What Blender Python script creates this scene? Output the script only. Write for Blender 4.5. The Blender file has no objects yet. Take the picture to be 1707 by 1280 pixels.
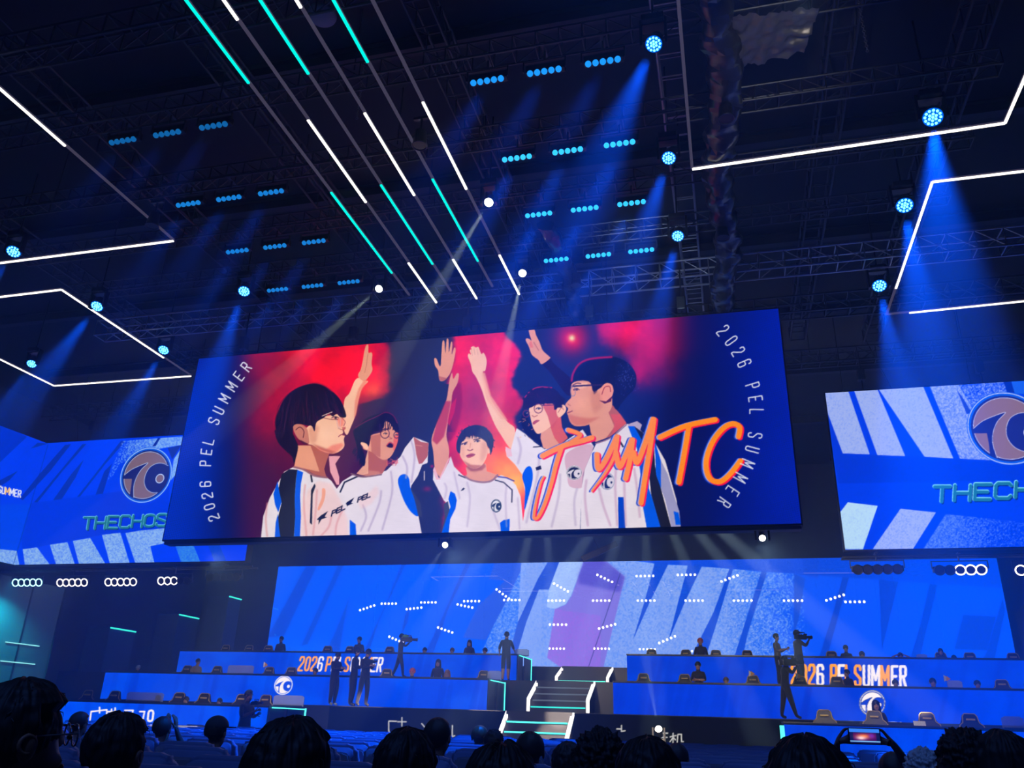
import bpy, bmesh, math, random
import numpy as np
from mathutils import Vector, Matrix, noise as mnoise

random.seed(7)
rng = np.random.default_rng(7)
C = bpy.context.scene.collection
sc = bpy.context.scene

# ---------------------------------------------------------------- camera
# world: X right along the stage front, Y into the stage, Z up, audience floor at z = 0
CX, CY, FPX = 853.5, 640.0, 1353.58
EYE = Vector((0.0, 0.0, 1.25))
_p, _y, _r = [math.radians(a) for a in (22.7788, 15.1542, 1.9446)]
FWD = Vector((-math.sin(_y)*math.cos(_p), math.cos(_y)*math.cos(_p), math.sin(_p)))
_rt = Vector((math.cos(_y), math.sin(_y), 0)); _up = _rt.cross(FWD)
RGT = math.cos(_r)*_rt + math.sin(_r)*_up
UPV = -math.sin(_r)*_rt + math.cos(_r)*_up
cam_d = bpy.data.cameras.new('camera'); cam = bpy.data.objects.new('camera', cam_d); C.objects.link(cam)
cam.matrix_world = Matrix(((RGT.x, UPV.x, -FWD.x, EYE.x), (RGT.y, UPV.y, -FWD.y, EYE.y), (RGT.z, UPV.z, -FWD.z, EYE.z), (0, 0, 0, 1)))
cam_d.sensor_width = 36.0; cam_d.lens = FPX/1707*36.0; cam_d.clip_start = 0.05; cam_d.clip_end = 200
sc.camera = cam

def ray(px, py): return FWD + RGT*((px-CX)/FPX) - UPV*((py-CY)/FPX)
def atY(px, py, Y):
    """measured photo point -> world point on the vertical plane at depth Y"""
    d = ray(px, py); return EYE + d*(Y/d.y)
def atZ(px, py, Z):
    d = ray(px, py); return EYE + d*((Z-EYE.z)/d.z)

# ---------------------------------------------------------------- world and view
sc.view_settings.view_transform = 'Standard'; sc.view_settings.look = 'None'
sc.view_settings.gamma = 1.0; sc.view_settings.use_curve_mapping = False
sc.view_settings.exposure = 0.0
w = bpy.data.worlds.new('hall'); sc.world = w; w.use_nodes = True
w.node_tree.nodes['Background'].inputs[0].default_value = (0.02, 0.06, 0.30, 1)
w.node_tree.nodes['Background'].inputs[1].default_value = 0.0
cy = sc.cycles
cy.max_bounces = 4; cy.diffuse_bounces = 2; cy.glossy_bounces = 3; cy.transmission_bounces = 4
cy.volume_bounces = 0; cy.transparent_max_bounces = 12; cy.caustics_reflective = False; cy.caustics_refractive = False
cy.use_denoising = True; cy.sample_clamp_indirect = 3.0; cy.use_light_tree = True

ZR = 10.78      # height of the lighting grid
XC = -5.7       # centre line of the stage
BLUE = (0.0, 0.10, 1.0)

def spot(name, loc, direction, power, deg, col, blend=0.5, radius=0.04):
    l = bpy.data.lights.new(name, 'SPOT'); l.energy = power; l.color = col
    l.spot_size = math.radians(deg); l.spot_blend = blend; l.shadow_soft_size = radius
    o = bpy.data.objects.new(name, l); C.objects.link(o)
    o.location = loc; o.rotation_euler = Vector(direction).to_track_quat('-Z', 'Y').to_euler()
    return o

# colour wash lamps of the rig: (photo x, y of the lens, aim, power)
WASH = [(1090, 73, (-.35, -.1, -1), 1.0), (1115, 263, (-.3, -.1, -1), 1.0), (1130, 393, (-.25, -.1, -1), 1.0),
        (1555, 195, (-.15, -.2, -1), 2.6), (1508, 342, (-.05, -.1, -1), 2.2), (1466, 476, (.0, -.1, -1), 1.8),
        (23, 419, (-.3, -.1, -1), .9), (162, 510, (-.45, -.1, -1), 1.8), (273, 583, (-.3, -.1, -1), 1.2),
        (53, 606, (-.3, -.1, -1), .5), (407, 485, (-.1, -.1, -1), 1.2)]
# narrow white follow spots: lens, aim target z and position, power
PROFILE = [(815, 337, ZR, (-.62, .15, -1), 1.0), (871, 455, ZR, (-.20, .1, -1), 1.1), (632, 481, ZR, (-1.35, .2, -1), 1.0)]
BAR_X = [-10.07, -9.14, -8.2, -3.2, -2.26, -1.33]
BAR_Y = [9.65, 11.62, 13.43, 15.2]
P_WASH, P_BAR, P_PROF = 15000, 2600, 27000
for x, y, d, k in WASH:
    p = atZ(x, y, ZR); d = Vector(d).normalized()
    spot('wash_beam', p + d*0.34, d, P_WASH*k, 24, (0.0, 0.13, 1.0), 0.8, 0.08)
for i, bx in enumerate(BAR_X):
    for j, by in enumerate(BAR_Y):
        k = (1.0 if i > 2 else 0.45) * (0.35 if j == 0 else 1.0)
        d = Vector((-.45, -.05, -1)).normalized()
        spot('bar_beam', Vector((bx, by, ZR-0.12)) + d*0.16, d, P_BAR*k*3, 26, (0.0, 0.12, 1.0), 0.9, 0.12)
for x, y, z, d, k in PROFILE:
    p = atZ(x, y, z); d = Vector(d).normalized()
    spot('profile_beam', p + d*0.22, d, P_PROF*k, 9, (1.0, 0.72, 0.42), 0.4, 0.03)

# added lamps: white key fill toward the desks, unseen blue fill over the seats
for x, dx in ((-11.8, -.28), (-5.87, .0), (.71, .25)): spot('desk_key_fill', (x, 16.95, 4.7), (dx, 1.0, -.16), 1000, 78, (1.0, .90, .80), .9, .12)
for x, yy in ((-9, 1.5), (-2, 1.0), (-12, 8), (0, 8)): spot('seat_fill', (x, yy-3.5, 9.5), (0, .55, -1), 700, 85, (.10, .25, 1.0), .8, .5)

# ---------------------------------------------------------------- materials
MATS = {}
def mat(name, col=(0.5, 0.5, 0.5), rough=0.6, metal=0.0, emit=None, strength=0.0, bump=0.0, bscale=20.0, alpha=None, var=0.0, coat=0.0, sheen=0.0):
    if name in MATS: return MATS[name]
    m = bpy.data.materials.new(name); m.use_nodes = True; nt = m.node_tree
    b = nt.nodes['Principled BSDF']
    b.inputs['Base Color'].default_value = (*col, 1); b.inputs['Roughness'].default_value = rough
    b.inputs['Metallic'].default_value = metal; b.inputs['Coat Weight'].default_value = coat
    if sheen: b.inputs['Sheen Weight'].default_value = sheen
    if emit: b.inputs['Emission Color'].default_value = (*emit, 1); b.inputs['Emission Strength'].default_value = strength
    if alpha is not None: b.inputs['Alpha'].default_value = alpha
    if bump or var:
        tc = nt.nodes.new('ShaderNodeTexCoord'); nz = nt.nodes.new('ShaderNodeTexNoise')
        nz.inputs['Scale'].default_value = bscale; nz.inputs['Detail'].default_value = 6
        nt.links.new(tc.outputs['Object'], nz.inputs['Vector'])
        if bump:
            bp = nt.nodes.new('ShaderNodeBump'); bp.inputs['Strength'].default_value = bump
            nt.links.new(nz.outputs['Fac'], bp.inputs['Height']); nt.links.new(bp.outputs['Normal'], b.inputs['Normal'])
        if var:
            cr = nt.nodes.new('ShaderNodeValToRGB')
            cr.color_ramp.elements[0].color = (*[c*(1-var) for c in col], 1); cr.color_ramp.elements[1].color = (*[min(1, c*(1+var)) for c in col], 1)
            cr.color_ramp.elements[0].position = .35; cr.color_ramp.elements[1].position = .65
            nt.links.new(nz.outputs['Fac'], cr.inputs['Fac']); nt.links.new(cr.outputs['Color'], b.inputs['Base Color'])
    m.cycles.emission_sampling = 'NONE'
    MATS[name] = m; return m

def emat(name, col, strength, sample=False):
    if name in MATS: return MATS[name]
    m = bpy.data.materials.new(name); m.use_nodes = True; nt = m.node_tree; nt.nodes.clear()
    e = nt.nodes.new('ShaderNodeEmission'); o = nt.nodes.new('ShaderNodeOutputMaterial')
    e.inputs[0].default_value = (*col, 1); e.inputs[1].default_value = strength
    nt.links.new(e.outputs[0], o.inputs[0])
    m.cycles.emission_sampling = 'FRONT_BACK' if sample else 'NONE'
    MATS[name] = m; return m

M_BLACK = mat('black_paint', (0.012, 0.013, 0.016), 0.5, bump=.1, bscale=30)
M_CEIL = mat('black_ceiling', (0.02, 0.022, 0.028), 0.85, bump=.3, bscale=4)
M_WALL = mat('dark_drape', (0.035, 0.038, 0.048), 0.9, bump=.4, bscale=3)
M_FLOOR = mat('dark_carpet', (0.02, 0.022, 0.03), 0.95, bump=.3, bscale=60)
M_DECK = mat('stage_black', (0.022, 0.024, 0.032), 0.35, bump=.05, bscale=12)
M_STEEL = mat('dull_steel', (0.07, 0.08, 0.10), 0.45, 0.7, bump=.1, bscale=40)
M_STEEL_LIT = mat('steel_lit_copy', (0.42, 0.44, 0.48), 0.4, 0.8, bump=.1, bscale=40)  # lighter copy of the steel; stronger light on some trusses put into the colour
M_TUBE = emat('tube_profile_glow', (0.05, 0.045, 0.085), 1.0)  # faint glow stands in for light falling on the unlit tube profiles
M_HOUS = mat('lamp_housing', (0.015, 0.016, 0.02), 0.38, 0.3)

# ---------------------------------------------------------------- mesh helpers
def build(name, bm, m=None, parent=None, smooth=False, loc=None, rot=None):
    me = bpy.data.meshes.new(name); bm.to_mesh(me); bm.free()
    if m is not None:
        for x in (m if isinstance(m, (list, tuple)) else [m]): me.materials.append(x)
    if smooth:
        for p in me.polygons: p.use_smooth = True
    o = bpy.data.objects.new(name, me); C.objects.link(o)
    if parent is not None: o.parent = parent
    if loc is not None: o.location = loc
    if rot is not None: o.rotation_euler = rot
    return o
def NB(): return bmesh.new()
def box(bm, c, s, rot=None, bev=0.0, mi=0):
    """axis box centred at c with full size s"""
    mx = Matrix.Translation(Vector(c)) @ (rot.to_matrix().to_4x4() if rot is not None and hasattr(rot, 'to_matrix') else (rot if rot is not None else Matrix.Identity(4)))
    r = bmesh.ops.create_cube(bm, size=1.0)
    vs = r['verts']; bmesh.ops.scale(bm, vec=Vector(s), verts=vs)
    fs = set(f for v in vs for f in v.link_faces)
    if bev > 0:
        es = list(set(e for v in vs for e in v.link_edges))
        rr = bmesh.ops.bevel(bm, geom=es, offset=bev, segments=2, affect='EDGES', profile=.6)
        vs = list(set(v for f in rr['faces'] for v in f.verts) | set(v for v in vs if v.is_valid))
        fs = set(f for v in vs for f in v.link_faces)
    for f in fs: f.material_index = mi
    bmesh.ops.transform(bm, matrix=mx, verts=vs)
    return vs
def tube(bm, a, b, r, n=8, r2=None, cap=True, mi=0):
    a = Vector(a); b = Vector(b); d = b-a; L = d.length
    if L < 1e-6: return
    q = d.to_track_quat('Z', 'Y').to_matrix().to_4x4()
    res = bmesh.ops.create_cone(bm, cap_ends=cap, segments=n, radius1=r, radius2=r if r2 is None else r2, depth=L)
    for f in set(f for v in res['verts'] for f in v.link_faces): f.material_index = mi
    bmesh.ops.transform(bm, matrix=Matrix.Translation((a+b)/2) @ q, verts=res['verts'])
    return res['verts']
def ball(bm, c, s, seg=16, rings=10, mi=0, rot=None):
    res = bmesh.ops.create_uvsphere(bm, u_segments=seg, v_segments=rings, radius=1.0)
    bmesh.ops.scale(bm, vec=Vector(s) if hasattr(s, '__len__') else Vector((s, s, s)), verts=res['verts'])
    mx = Matrix.Translation(Vector(c)) @ (rot if rot is not None else Matrix.Identity(4))
    bmesh.ops.transform(bm, matrix=mx, verts=res['verts'])
    for f in set(f for v in res['verts'] for f in v.link_faces): f.material_index = mi
    return res['verts']
def disc(bm, c, n, r, seg=20, mi=0):
    n = Vector(n); q = n.to_track_quat('Z', 'Y').to_matrix().to_4x4()
    res = bmesh.ops.create_circle(bm, cap_ends=True, segments=seg, radius=r)
    bmesh.ops.transform(bm, matrix=Matrix.Translation(Vector(c)) @ q, verts=res['verts'])
    for f in set(f for v in res['verts'] for f in v.link_faces): f.material_index = mi
def ring(bm, c, n, r, t, seg=20, mi=0):
    """flat ring with a little depth"""
    n = Vector(n).normalized(); q = n.to_track_quat('Z', 'Y').to_matrix()
    vs = []
    for k in range(seg):
        a = 2*math.pi*k/seg; row = []
        for j in range(6):
            b = 2*math.pi*j/6; rr = r + t*math.cos(b)
            row.append(bm.verts.new(Vector(c) + q @ Vector((rr*math.cos(a), rr*math.sin(a), t*math.sin(b)))))
        vs.append(row)
    for k in range(seg):
        for j in range(6):
            f = bm.faces.new((vs[k][j], vs[(k+1) % seg][j], vs[(k+1) % seg][(j+1) % 6], vs[k][(j+1) % 6])); f.material_index = mi; f.smooth = True
def prism(bm, pts, a, b, mi=0):
    """pts: list of 2D (u,v); a,b: functions mapping (u,v) to front / back points"""
    fr = [bm.verts.new(a(u, v)) for u, v in pts]; bk = [bm.verts.new(b(u, v)) for u, v in pts]
    n = len(pts)
    f = bm.faces.new(fr); f.material_index = mi
    f = bm.faces.new(bk[::-1]); f.material_index = mi
    for i in range(n):
        f = bm.faces.new((fr[i], bk[i], bk[(i+1) % n], fr[(i+1) % n])); f.material_index = mi

def props(o, label=None, cat=None, group=None, kind=None):
    if label: o['label'] = label
    if cat: o['category'] = cat
    if group: o['group'] = group
    if kind: o['kind'] = kind
    return o
def thing(name, label, cat, loc=(0, 0, 0), rz=0.0, group=None):
    o = bpy.data.objects.new(name, None); C.objects.link(o); o.location = loc; o.rotation_euler = (0, 0, rz)
    o.empty_display_size = .1
    return props(o, label, cat, group)
def dup(root, loc=None, rz=None, label=None, group=None, scale=None):
    r = root.copy(); C.objects.link(r)
    if loc is not None: r.location = loc
    if rz is not None: r.rotation_euler = (0, 0, rz)
    if label: r['label'] = label
    if group: r['group'] = group
    if scale: r.scale = scale
    for ch in list(root.children):
        c = ch.copy(); C.objects.link(c); c.parent = r
        for g in list(ch.children):
            d = g.copy(); C.objects.link(d); d.parent = c
    return r

# ---------------------------------------------------------------- haze
nt = w.node_tree; vs_ = nt.nodes.new('ShaderNodeVolumeScatter')
vs_.inputs['Color'].default_value = (0.30, 0.58, 1.0, 1); vs_.inputs['Density'].default_value = 0.009; vs_.inputs['Anisotropy'].default_value = 0.25
nt.links.new(vs_.outputs[0], nt.nodes['World Output'].inputs['Volume'])
X0, X1, YF, YB, ZT = -27.0, 15.0, -6.0, 38.6, 12.9

# ---------------------------------------------------------------- room shell
def st(name, bm, m, **k):
    o = build(name, bm, m, **k); o['kind'] = 'structure'; return o
bm = NB(); box(bm, ((X0+X1)/2, (YF+YB)/2, -.1), (X1-X0+.6, YB-YF+.6, .2)); st('floor', bm, M_FLOOR)
bm = NB(); box(bm, ((X0+X1)/2, (YF+YB)/2, ZT+.1), (X1-X0+.6, YB-YF+.6, .2)); st('ceiling', bm, M_CEIL)
bm = NB(); box(bm, (X0-.15, (YF+YB)/2, ZT/2), (.3, YB-YF, ZT)); st('wall_left', bm, M_WALL)
bm = NB(); box(bm, (X1+.15, (YF+YB)/2, ZT/2), (.3, YB-YF, ZT)); st('wall_right', bm, M_WALL)
bm = NB(); box(bm, ((X0+X1)/2, YB+.15, ZT/2), (X1-X0+.6, .3, ZT)); st('wall_back', bm, M_WALL)
bm = NB(); box(bm, ((X0+X1)/2, YF-.15, ZT/2), (X1-X0+.6, .3, ZT)); st('wall_front', bm, M_WALL)
# ---------------------------------------------------------------- pictures shown by the LED walls
# A picture is computed with numpy from polygons and strokes, then stored as a colour per mesh point of the LED wall.
def lin(c):
    c = np.asarray(c, float)/255.0
    return np.where(c <= .04045, c/12.92, ((c+.055)/1.055)**2.4)
def spline(P, n=6, closed=True):
    P = np.asarray(P, float); N = len(P); out = []
    for i in range(N if closed else N-1):
        p0, p1, p2, p3 = (P[(i-1) % N], P[i], P[(i+1) % N], P[(i+2) % N]) if closed else (P[max(i-1, 0)], P[i], P[i+1], P[min(i+2, N-1)])
        for k in range(n):
            t = k/n
            out.append(.5*((2*p1)+(-p0+p2)*t+(2*p0-5*p1+4*p2-p3)*t*t+(-p0+3*p1-3*p2+p3)*t**3))
    if not closed: out.append(P[-1])
    return np.array(out)
def boxblur(a, r):
    if r < 1: return a
    for ax in (0, 1):
        pad = [(0, 0)]*a.ndim; pad[ax] = (r+1, r)
        c = np.cumsum(np.pad(a, pad, mode='edge'), axis=ax)
        sl = [slice(None)]*a.ndim; s2 = [slice(None)]*a.ndim
        sl[ax] = slice(2*r+1, None); s2[ax] = slice(0, -(2*r+1))
        a = (c[tuple(sl)]-c[tuple(s2)])/(2*r+1)
    return a
def fractal(h, w, seed, base=6, octs=5):
    r = np.random.default_rng(seed); out = np.zeros((h, w)); amp = 1.0; tot = 0
    for o in range(octs):
        gh, gw = int(base*2**o*h/max(h, w))+3, int(base*2**o*w/max(h, w))+3
        g = r.random((gh, gw)); yy = np.linspace(0, gh-1.001, h); xx = np.linspace(0, gw-1.001, w)
        y0 = yy.astype(int); x0 = xx.astype(int); fy = (yy-y0)[:, None]; fx = (xx-x0)[None]
        fy = fy*fy*(3-2*fy); fx = fx*fx*(3-2*fx)
        v = (g[y0][:, x0]*(1-fx)+g[y0][:, x0+1]*fx)*(1-fy)+(g[y0+1][:, x0]*(1-fx)+g[y0+1][:, x0+1]*fx)*fy
        out += amp*v; tot += amp; amp *= .55
    return out/tot
class Canvas:
    def __init__(s, x0, y0, x1, y1, k, col):
        s.x0, s.y0, s.k = x0, y0, k; s.w = int((x1-x0)*k); s.h = int((y1-y0)*k)
        s.a = np.empty((s.h, s.w, 3)); s.a[:] = col
        s.org = (0., 0., 1.)
    def frame(s, x0=0., y0=0., z=1.): s.org = (x0, y0, z)      # tracing frame: photo point = x0 + u / z
    def T(s, P):
        P = np.asarray(P, float); ox, oy, z = s.org
        return np.stack([(ox+P[:, 0]/z-s.x0)*s.k, (oy+P[:, 1]/z-s.y0)*s.k], 1)
    def xy(s):
        return s.x0+(np.arange(s.w)+.5)/s.k, s.y0+(np.arange(s.h)+.5)/s.k
    def put(s, m, j0, i0, col, al):
        h, w = m.shape; R = s.a[j0:j0+h, i0:i0+w]; m = (m*al)[..., None]
        R[:] = R*(1-m)+np.asarray(col, float)*m
    def mask(s, Q, pad=2, blur=0):
        pad = pad+int(blur*3*s.k)
        i0, j0 = np.maximum(np.floor(Q.min(0)).astype(int)-pad, 0); i1, j1 = np.minimum(np.ceil(Q.max(0)).astype(int)+pad, (s.w, s.h))
        if i1 <= i0 or j1 <= j0: return None
        ss = 3; h, w = j1-j0, i1-i0
        ys = j0+(np.arange(h*ss)+.5)/ss; m = np.zeros((h*ss, w*ss+1))
        A = Q; B = np.roll(Q, -1, 0)
        for (ax, ay), (bx, by) in zip(A, B):
            if ay == by: continue
            lo, hi = (ay, by) if ay < by else (by, ay)
            r = np.nonzero((ys >= lo) & (ys < hi))[0]
            if len(r) == 0: continue
            xs = ax+(ys[r]-ay)*(bx-ax)/(by-ay)
            c = np.clip(np.ceil((xs-i0)*ss-.5).astype(int), 0, w*ss)
            np.add.at(m, (r, c), 1)
        m = (np.cumsum(m, 1)[:, :-1] % 2).reshape(h, ss, w, ss).mean((1, 3))
        if blur: m = boxblur(boxblur(m, max(1, int(blur*s.k))), max(1, int(blur*s.k)))
        return m, j0, i0
    def poly(s, P, col, al=1., blur=0, smooth=False, n=6):
        Q = s.T(P)
        if smooth: Q = spline(Q, n)
        r = s.mask(Q, blur=blur)
        if r: s.put(r[0], r[1], r[2], col, al)
    def line(s, P, wid, col, al=1., smooth=False, blur=0, taper=None):
        """wid in photo pixels"""
        Q = s.T(P)
        if smooth: Q = spline(Q, 6, False)
        W = wid*s.k/2
        pad = W+3+blur*3*s.k
        i0, j0 = np.maximum(np.floor(Q.min(0)-pad).astype(int), 0); i1, j1 = np.minimum(np.ceil(Q.max(0)+pad).astype(int), (s.w, s.h))
        if i1 <= i0 or j1 <= j0: return
        X, Y = np.meshgrid(i0+np.arange(i1-i0)+.5, j0+np.arange(j1-j0)+.5); D = np.full(X.shape, 1e9)
        for k, (a, b) in enumerate(zip(Q[:-1], Q[1:])):
            d = b-a; L = max(1e-9, d@d); t = np.clip(((X-a[0])*d[0]+(Y-a[1])*d[1])/L, 0, 1)
            ww = 1. if taper is None else taper[0]+(taper[1]-taper[0])*(k+t)/max(1, len(Q)-1)
            D = np.minimum(D, np.hypot(X-a[0]-t*d[0], Y-a[1]-t*d[1])-W*ww)
        m = np.clip(.5-D, 0, 1)
        if blur: m = boxblur(boxblur(m, max(1, int(blur*s.k))), max(1, int(blur*s.k)))
        s.put(m, j0, i0, col, al)
    def blob(s, x, y, rx, ry, col, al=1., p=2., rot=0.):
        (qx, qy), = s.T([(x, y)]); z = s.org[2]; rx = rx*s.k/z; ry = ry*s.k/z; R = max(rx, ry)*2.6
        i0, j0 = max(int(qx-R), 0), max(int(qy-R), 0); i1, j1 = min(int(qx+R), s.w), min(int(qy+R), s.h)
        if i1 <= i0 or j1 <= j0: return
        X, Y = np.meshgrid(np.arange(i0, i1)-qx, np.arange(j0, j1)-qy); c, n = math.cos(rot), math.sin(rot)
        X, Y = X*c+Y*n, -X*n+Y*c
        s.put(np.exp(-((X/rx)**2+(Y/ry)**2)**(p/2)), j0, i0, col, al)
    def field(s, m, col, al=1.): s.put(m, 0, 0, col, al)

# letter strokes in a unit box, (0,0) top left
GL = {
 '0': [[(.5, 0), (.85, .05), (1, .2), (1, .8), (.85, .95), (.5, 1), (.15, .95), (0, .8), (0, .2), (.15, .05), (.5, 0)]],
 'O': [[(.5, 0), (.85, .05), (1, .2), (1, .8), (.85, .95), (.5, 1), (.15, .95), (0, .8), (0, .2), (.15, .05), (.5, 0)]],
 '2': [[(0, .25), (0, .12), (.2, 0), (.8, 0), (1, .12), (1, .35), (0, .85), (0, 1), (1, 1)]],
 '6': [[(1, .2), (1, .1), (.8, 0), (.2, 0), (0, .1), (0, .9), (.2, 1), (.8, 1), (1, .9), (1, .55), (.8, .45), (0, .45)]],
 'P': [[(0, 1), (0, 0), (.8, 0), (1, .1), (1, .42), (.8, .52), (0, .52)]],
 'E': [[(1, 0), (0, 0), (0, 1), (1, 1)], [(0, .5), (.8, .5)]],
 'L': [[(0, 0), (0, 1), (1, 1)]],
 'S': [[(1, .2), (1, .1), (.8, 0), (.2, 0), (0, .1), (0, .35), (1, .65), (1, .9), (.8, 1), (.2, 1), (0, .9), (0, .8)]],
 'U': [[(0, 0), (0, .88), (.2, 1), (.8, 1), (1, .88), (1, 0)]],
 'M': [[(0, 1), (0, 0), (.5, .7), (1, 0), (1, 1)]],
 'R': [[(0, 1), (0, 0), (.8, 0), (1, .1), (1, .42), (.8, .5), (0, .5)], [(.5, .5), (1, 1)]],
 'T': [[(0, 0), (1, 0)], [(.5, 0), (.5, 1)]], 'H': [[(0, 0), (0, 1)], [(1, 0), (1, 1)], [(0, .5), (1, .5)]],
 'C': [[(1, .15), (.85, 0), (.15, 0), (0, .15), (0, .85), (.15, 1), (.85, 1), (1, .85)]],
 'N': [[(0, 1), (0, 0), (1, 1), (1, 0)]], 'W': [[(0, 0), (.2, 1), (.5, .3), (.8, 1), (1, 0)]], 'I': [[(.5, 0), (.5, 1)]],
}
def text(cv, s, x, y, wd, ht, step, wid, cols, slant=0., rise=0.):
    """upright lettering in photo pixels, left edge x, top y; rise = drop of the baseline per pixel to the right"""
    org = cv.org; cv.frame()
    for i, ch in enumerate(s):
        if ch == ' ': continue
        X = x+i*step if not hasattr(step, '__len__') else x+step[i]
        ww = wd*(1.35 if ch == 'M' else 1)
        for st_ in GL[ch]:
            cv.line([(X+u*ww+(1-v)*slant, y+v*ht+(X-x)*rise) for u, v in st_], wid, cols[i % len(cols)])
    cv.org = org
def glyph_at(cv, ch, x, y, ang, wd, ht, wid, col):
    """letter centred at x, y, its baseline direction at angle ang"""
    c, n = math.cos(ang), math.sin(ang)
    for st_ in GL[ch]:
        cv.line([(x+(u-.5)*wd*c-(v-.5)*ht*n, y+(u-.5)*wd*n+(v-.5)*ht*c) for u, v in st_], wid, col)

def emblem(cv, cx, cy, rx, ry, c_ring, c_in, c_main, c_line, tilt=0., trim=1.0):
    """round badge: ring, curling wave and small disc; unit circle scaled to rx, ry (photo pixels)"""
    org = cv.org; cv.frame()
    def M(P):
        P = np.asarray(P, float); return np.stack([cx+P[:, 0]*rx+P[:, 1]*tilt*rx, cy+P[:, 1]*ry], 1)
    circ = lambda r, a=0., b=0., n=48: M([(a+r*math.cos(t), b+r*math.sin(t)) for t in np.linspace(0, 2*math.pi, n, endpoint=False)])
    cv.poly(circ(1.0), c_ring); cv.poly(circ(.9), c_in)
    cv.line(np.vstack([circ(.97), circ(.97)[:1]]), trim, c_line)
    # wave body: the disc less a crescent at the right and a beak-shaped notch at the left
    cv.poly(circ(.84), c_main); cv.line(np.vstack([circ(.84), circ(.84)[:1]]), trim*.7, c_line)
    cv.poly(M([(-.86, .0), (-.6, -.2), (-.3, -.34), (.0, -.44), (-.22, -.2), (-.36, .1), (-.4, .42), (-.34, .82), (-.5, .72), (-.5, .4), (-.52, .13), (-.86, .13)]), c_in); cv.line(M([(-.84, .0), (-.6, -.2), (-.3, -.34), (.0, -.44), (-.22, -.2), (-.36, .1), (-.4, .42), (-.33, .8)]), trim*.7, c_line, smooth=True)
    cv.poly(M([(.86, -.3), (.62, -.42), (.34, -.42), (.1, -.28), (-.02, -.02), (-.02, .26), (.12, .5), (.34, .62), (.58, .62), (.86, .3)]), c_in, smooth=True); cv.line(M([(.8, -.34), (.6, -.42), (.34, -.42), (.1, -.28), (-.02, -.02), (-.02, .26), (.12, .5), (.34, .62), (.55, .62)]), trim*.7, c_line, smooth=True)
    cv.poly(circ(.17, .56, .12, 20), c_line); cv.poly(circ(.14, .56, .12, 20), c_main)
    cv.org = org

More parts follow.
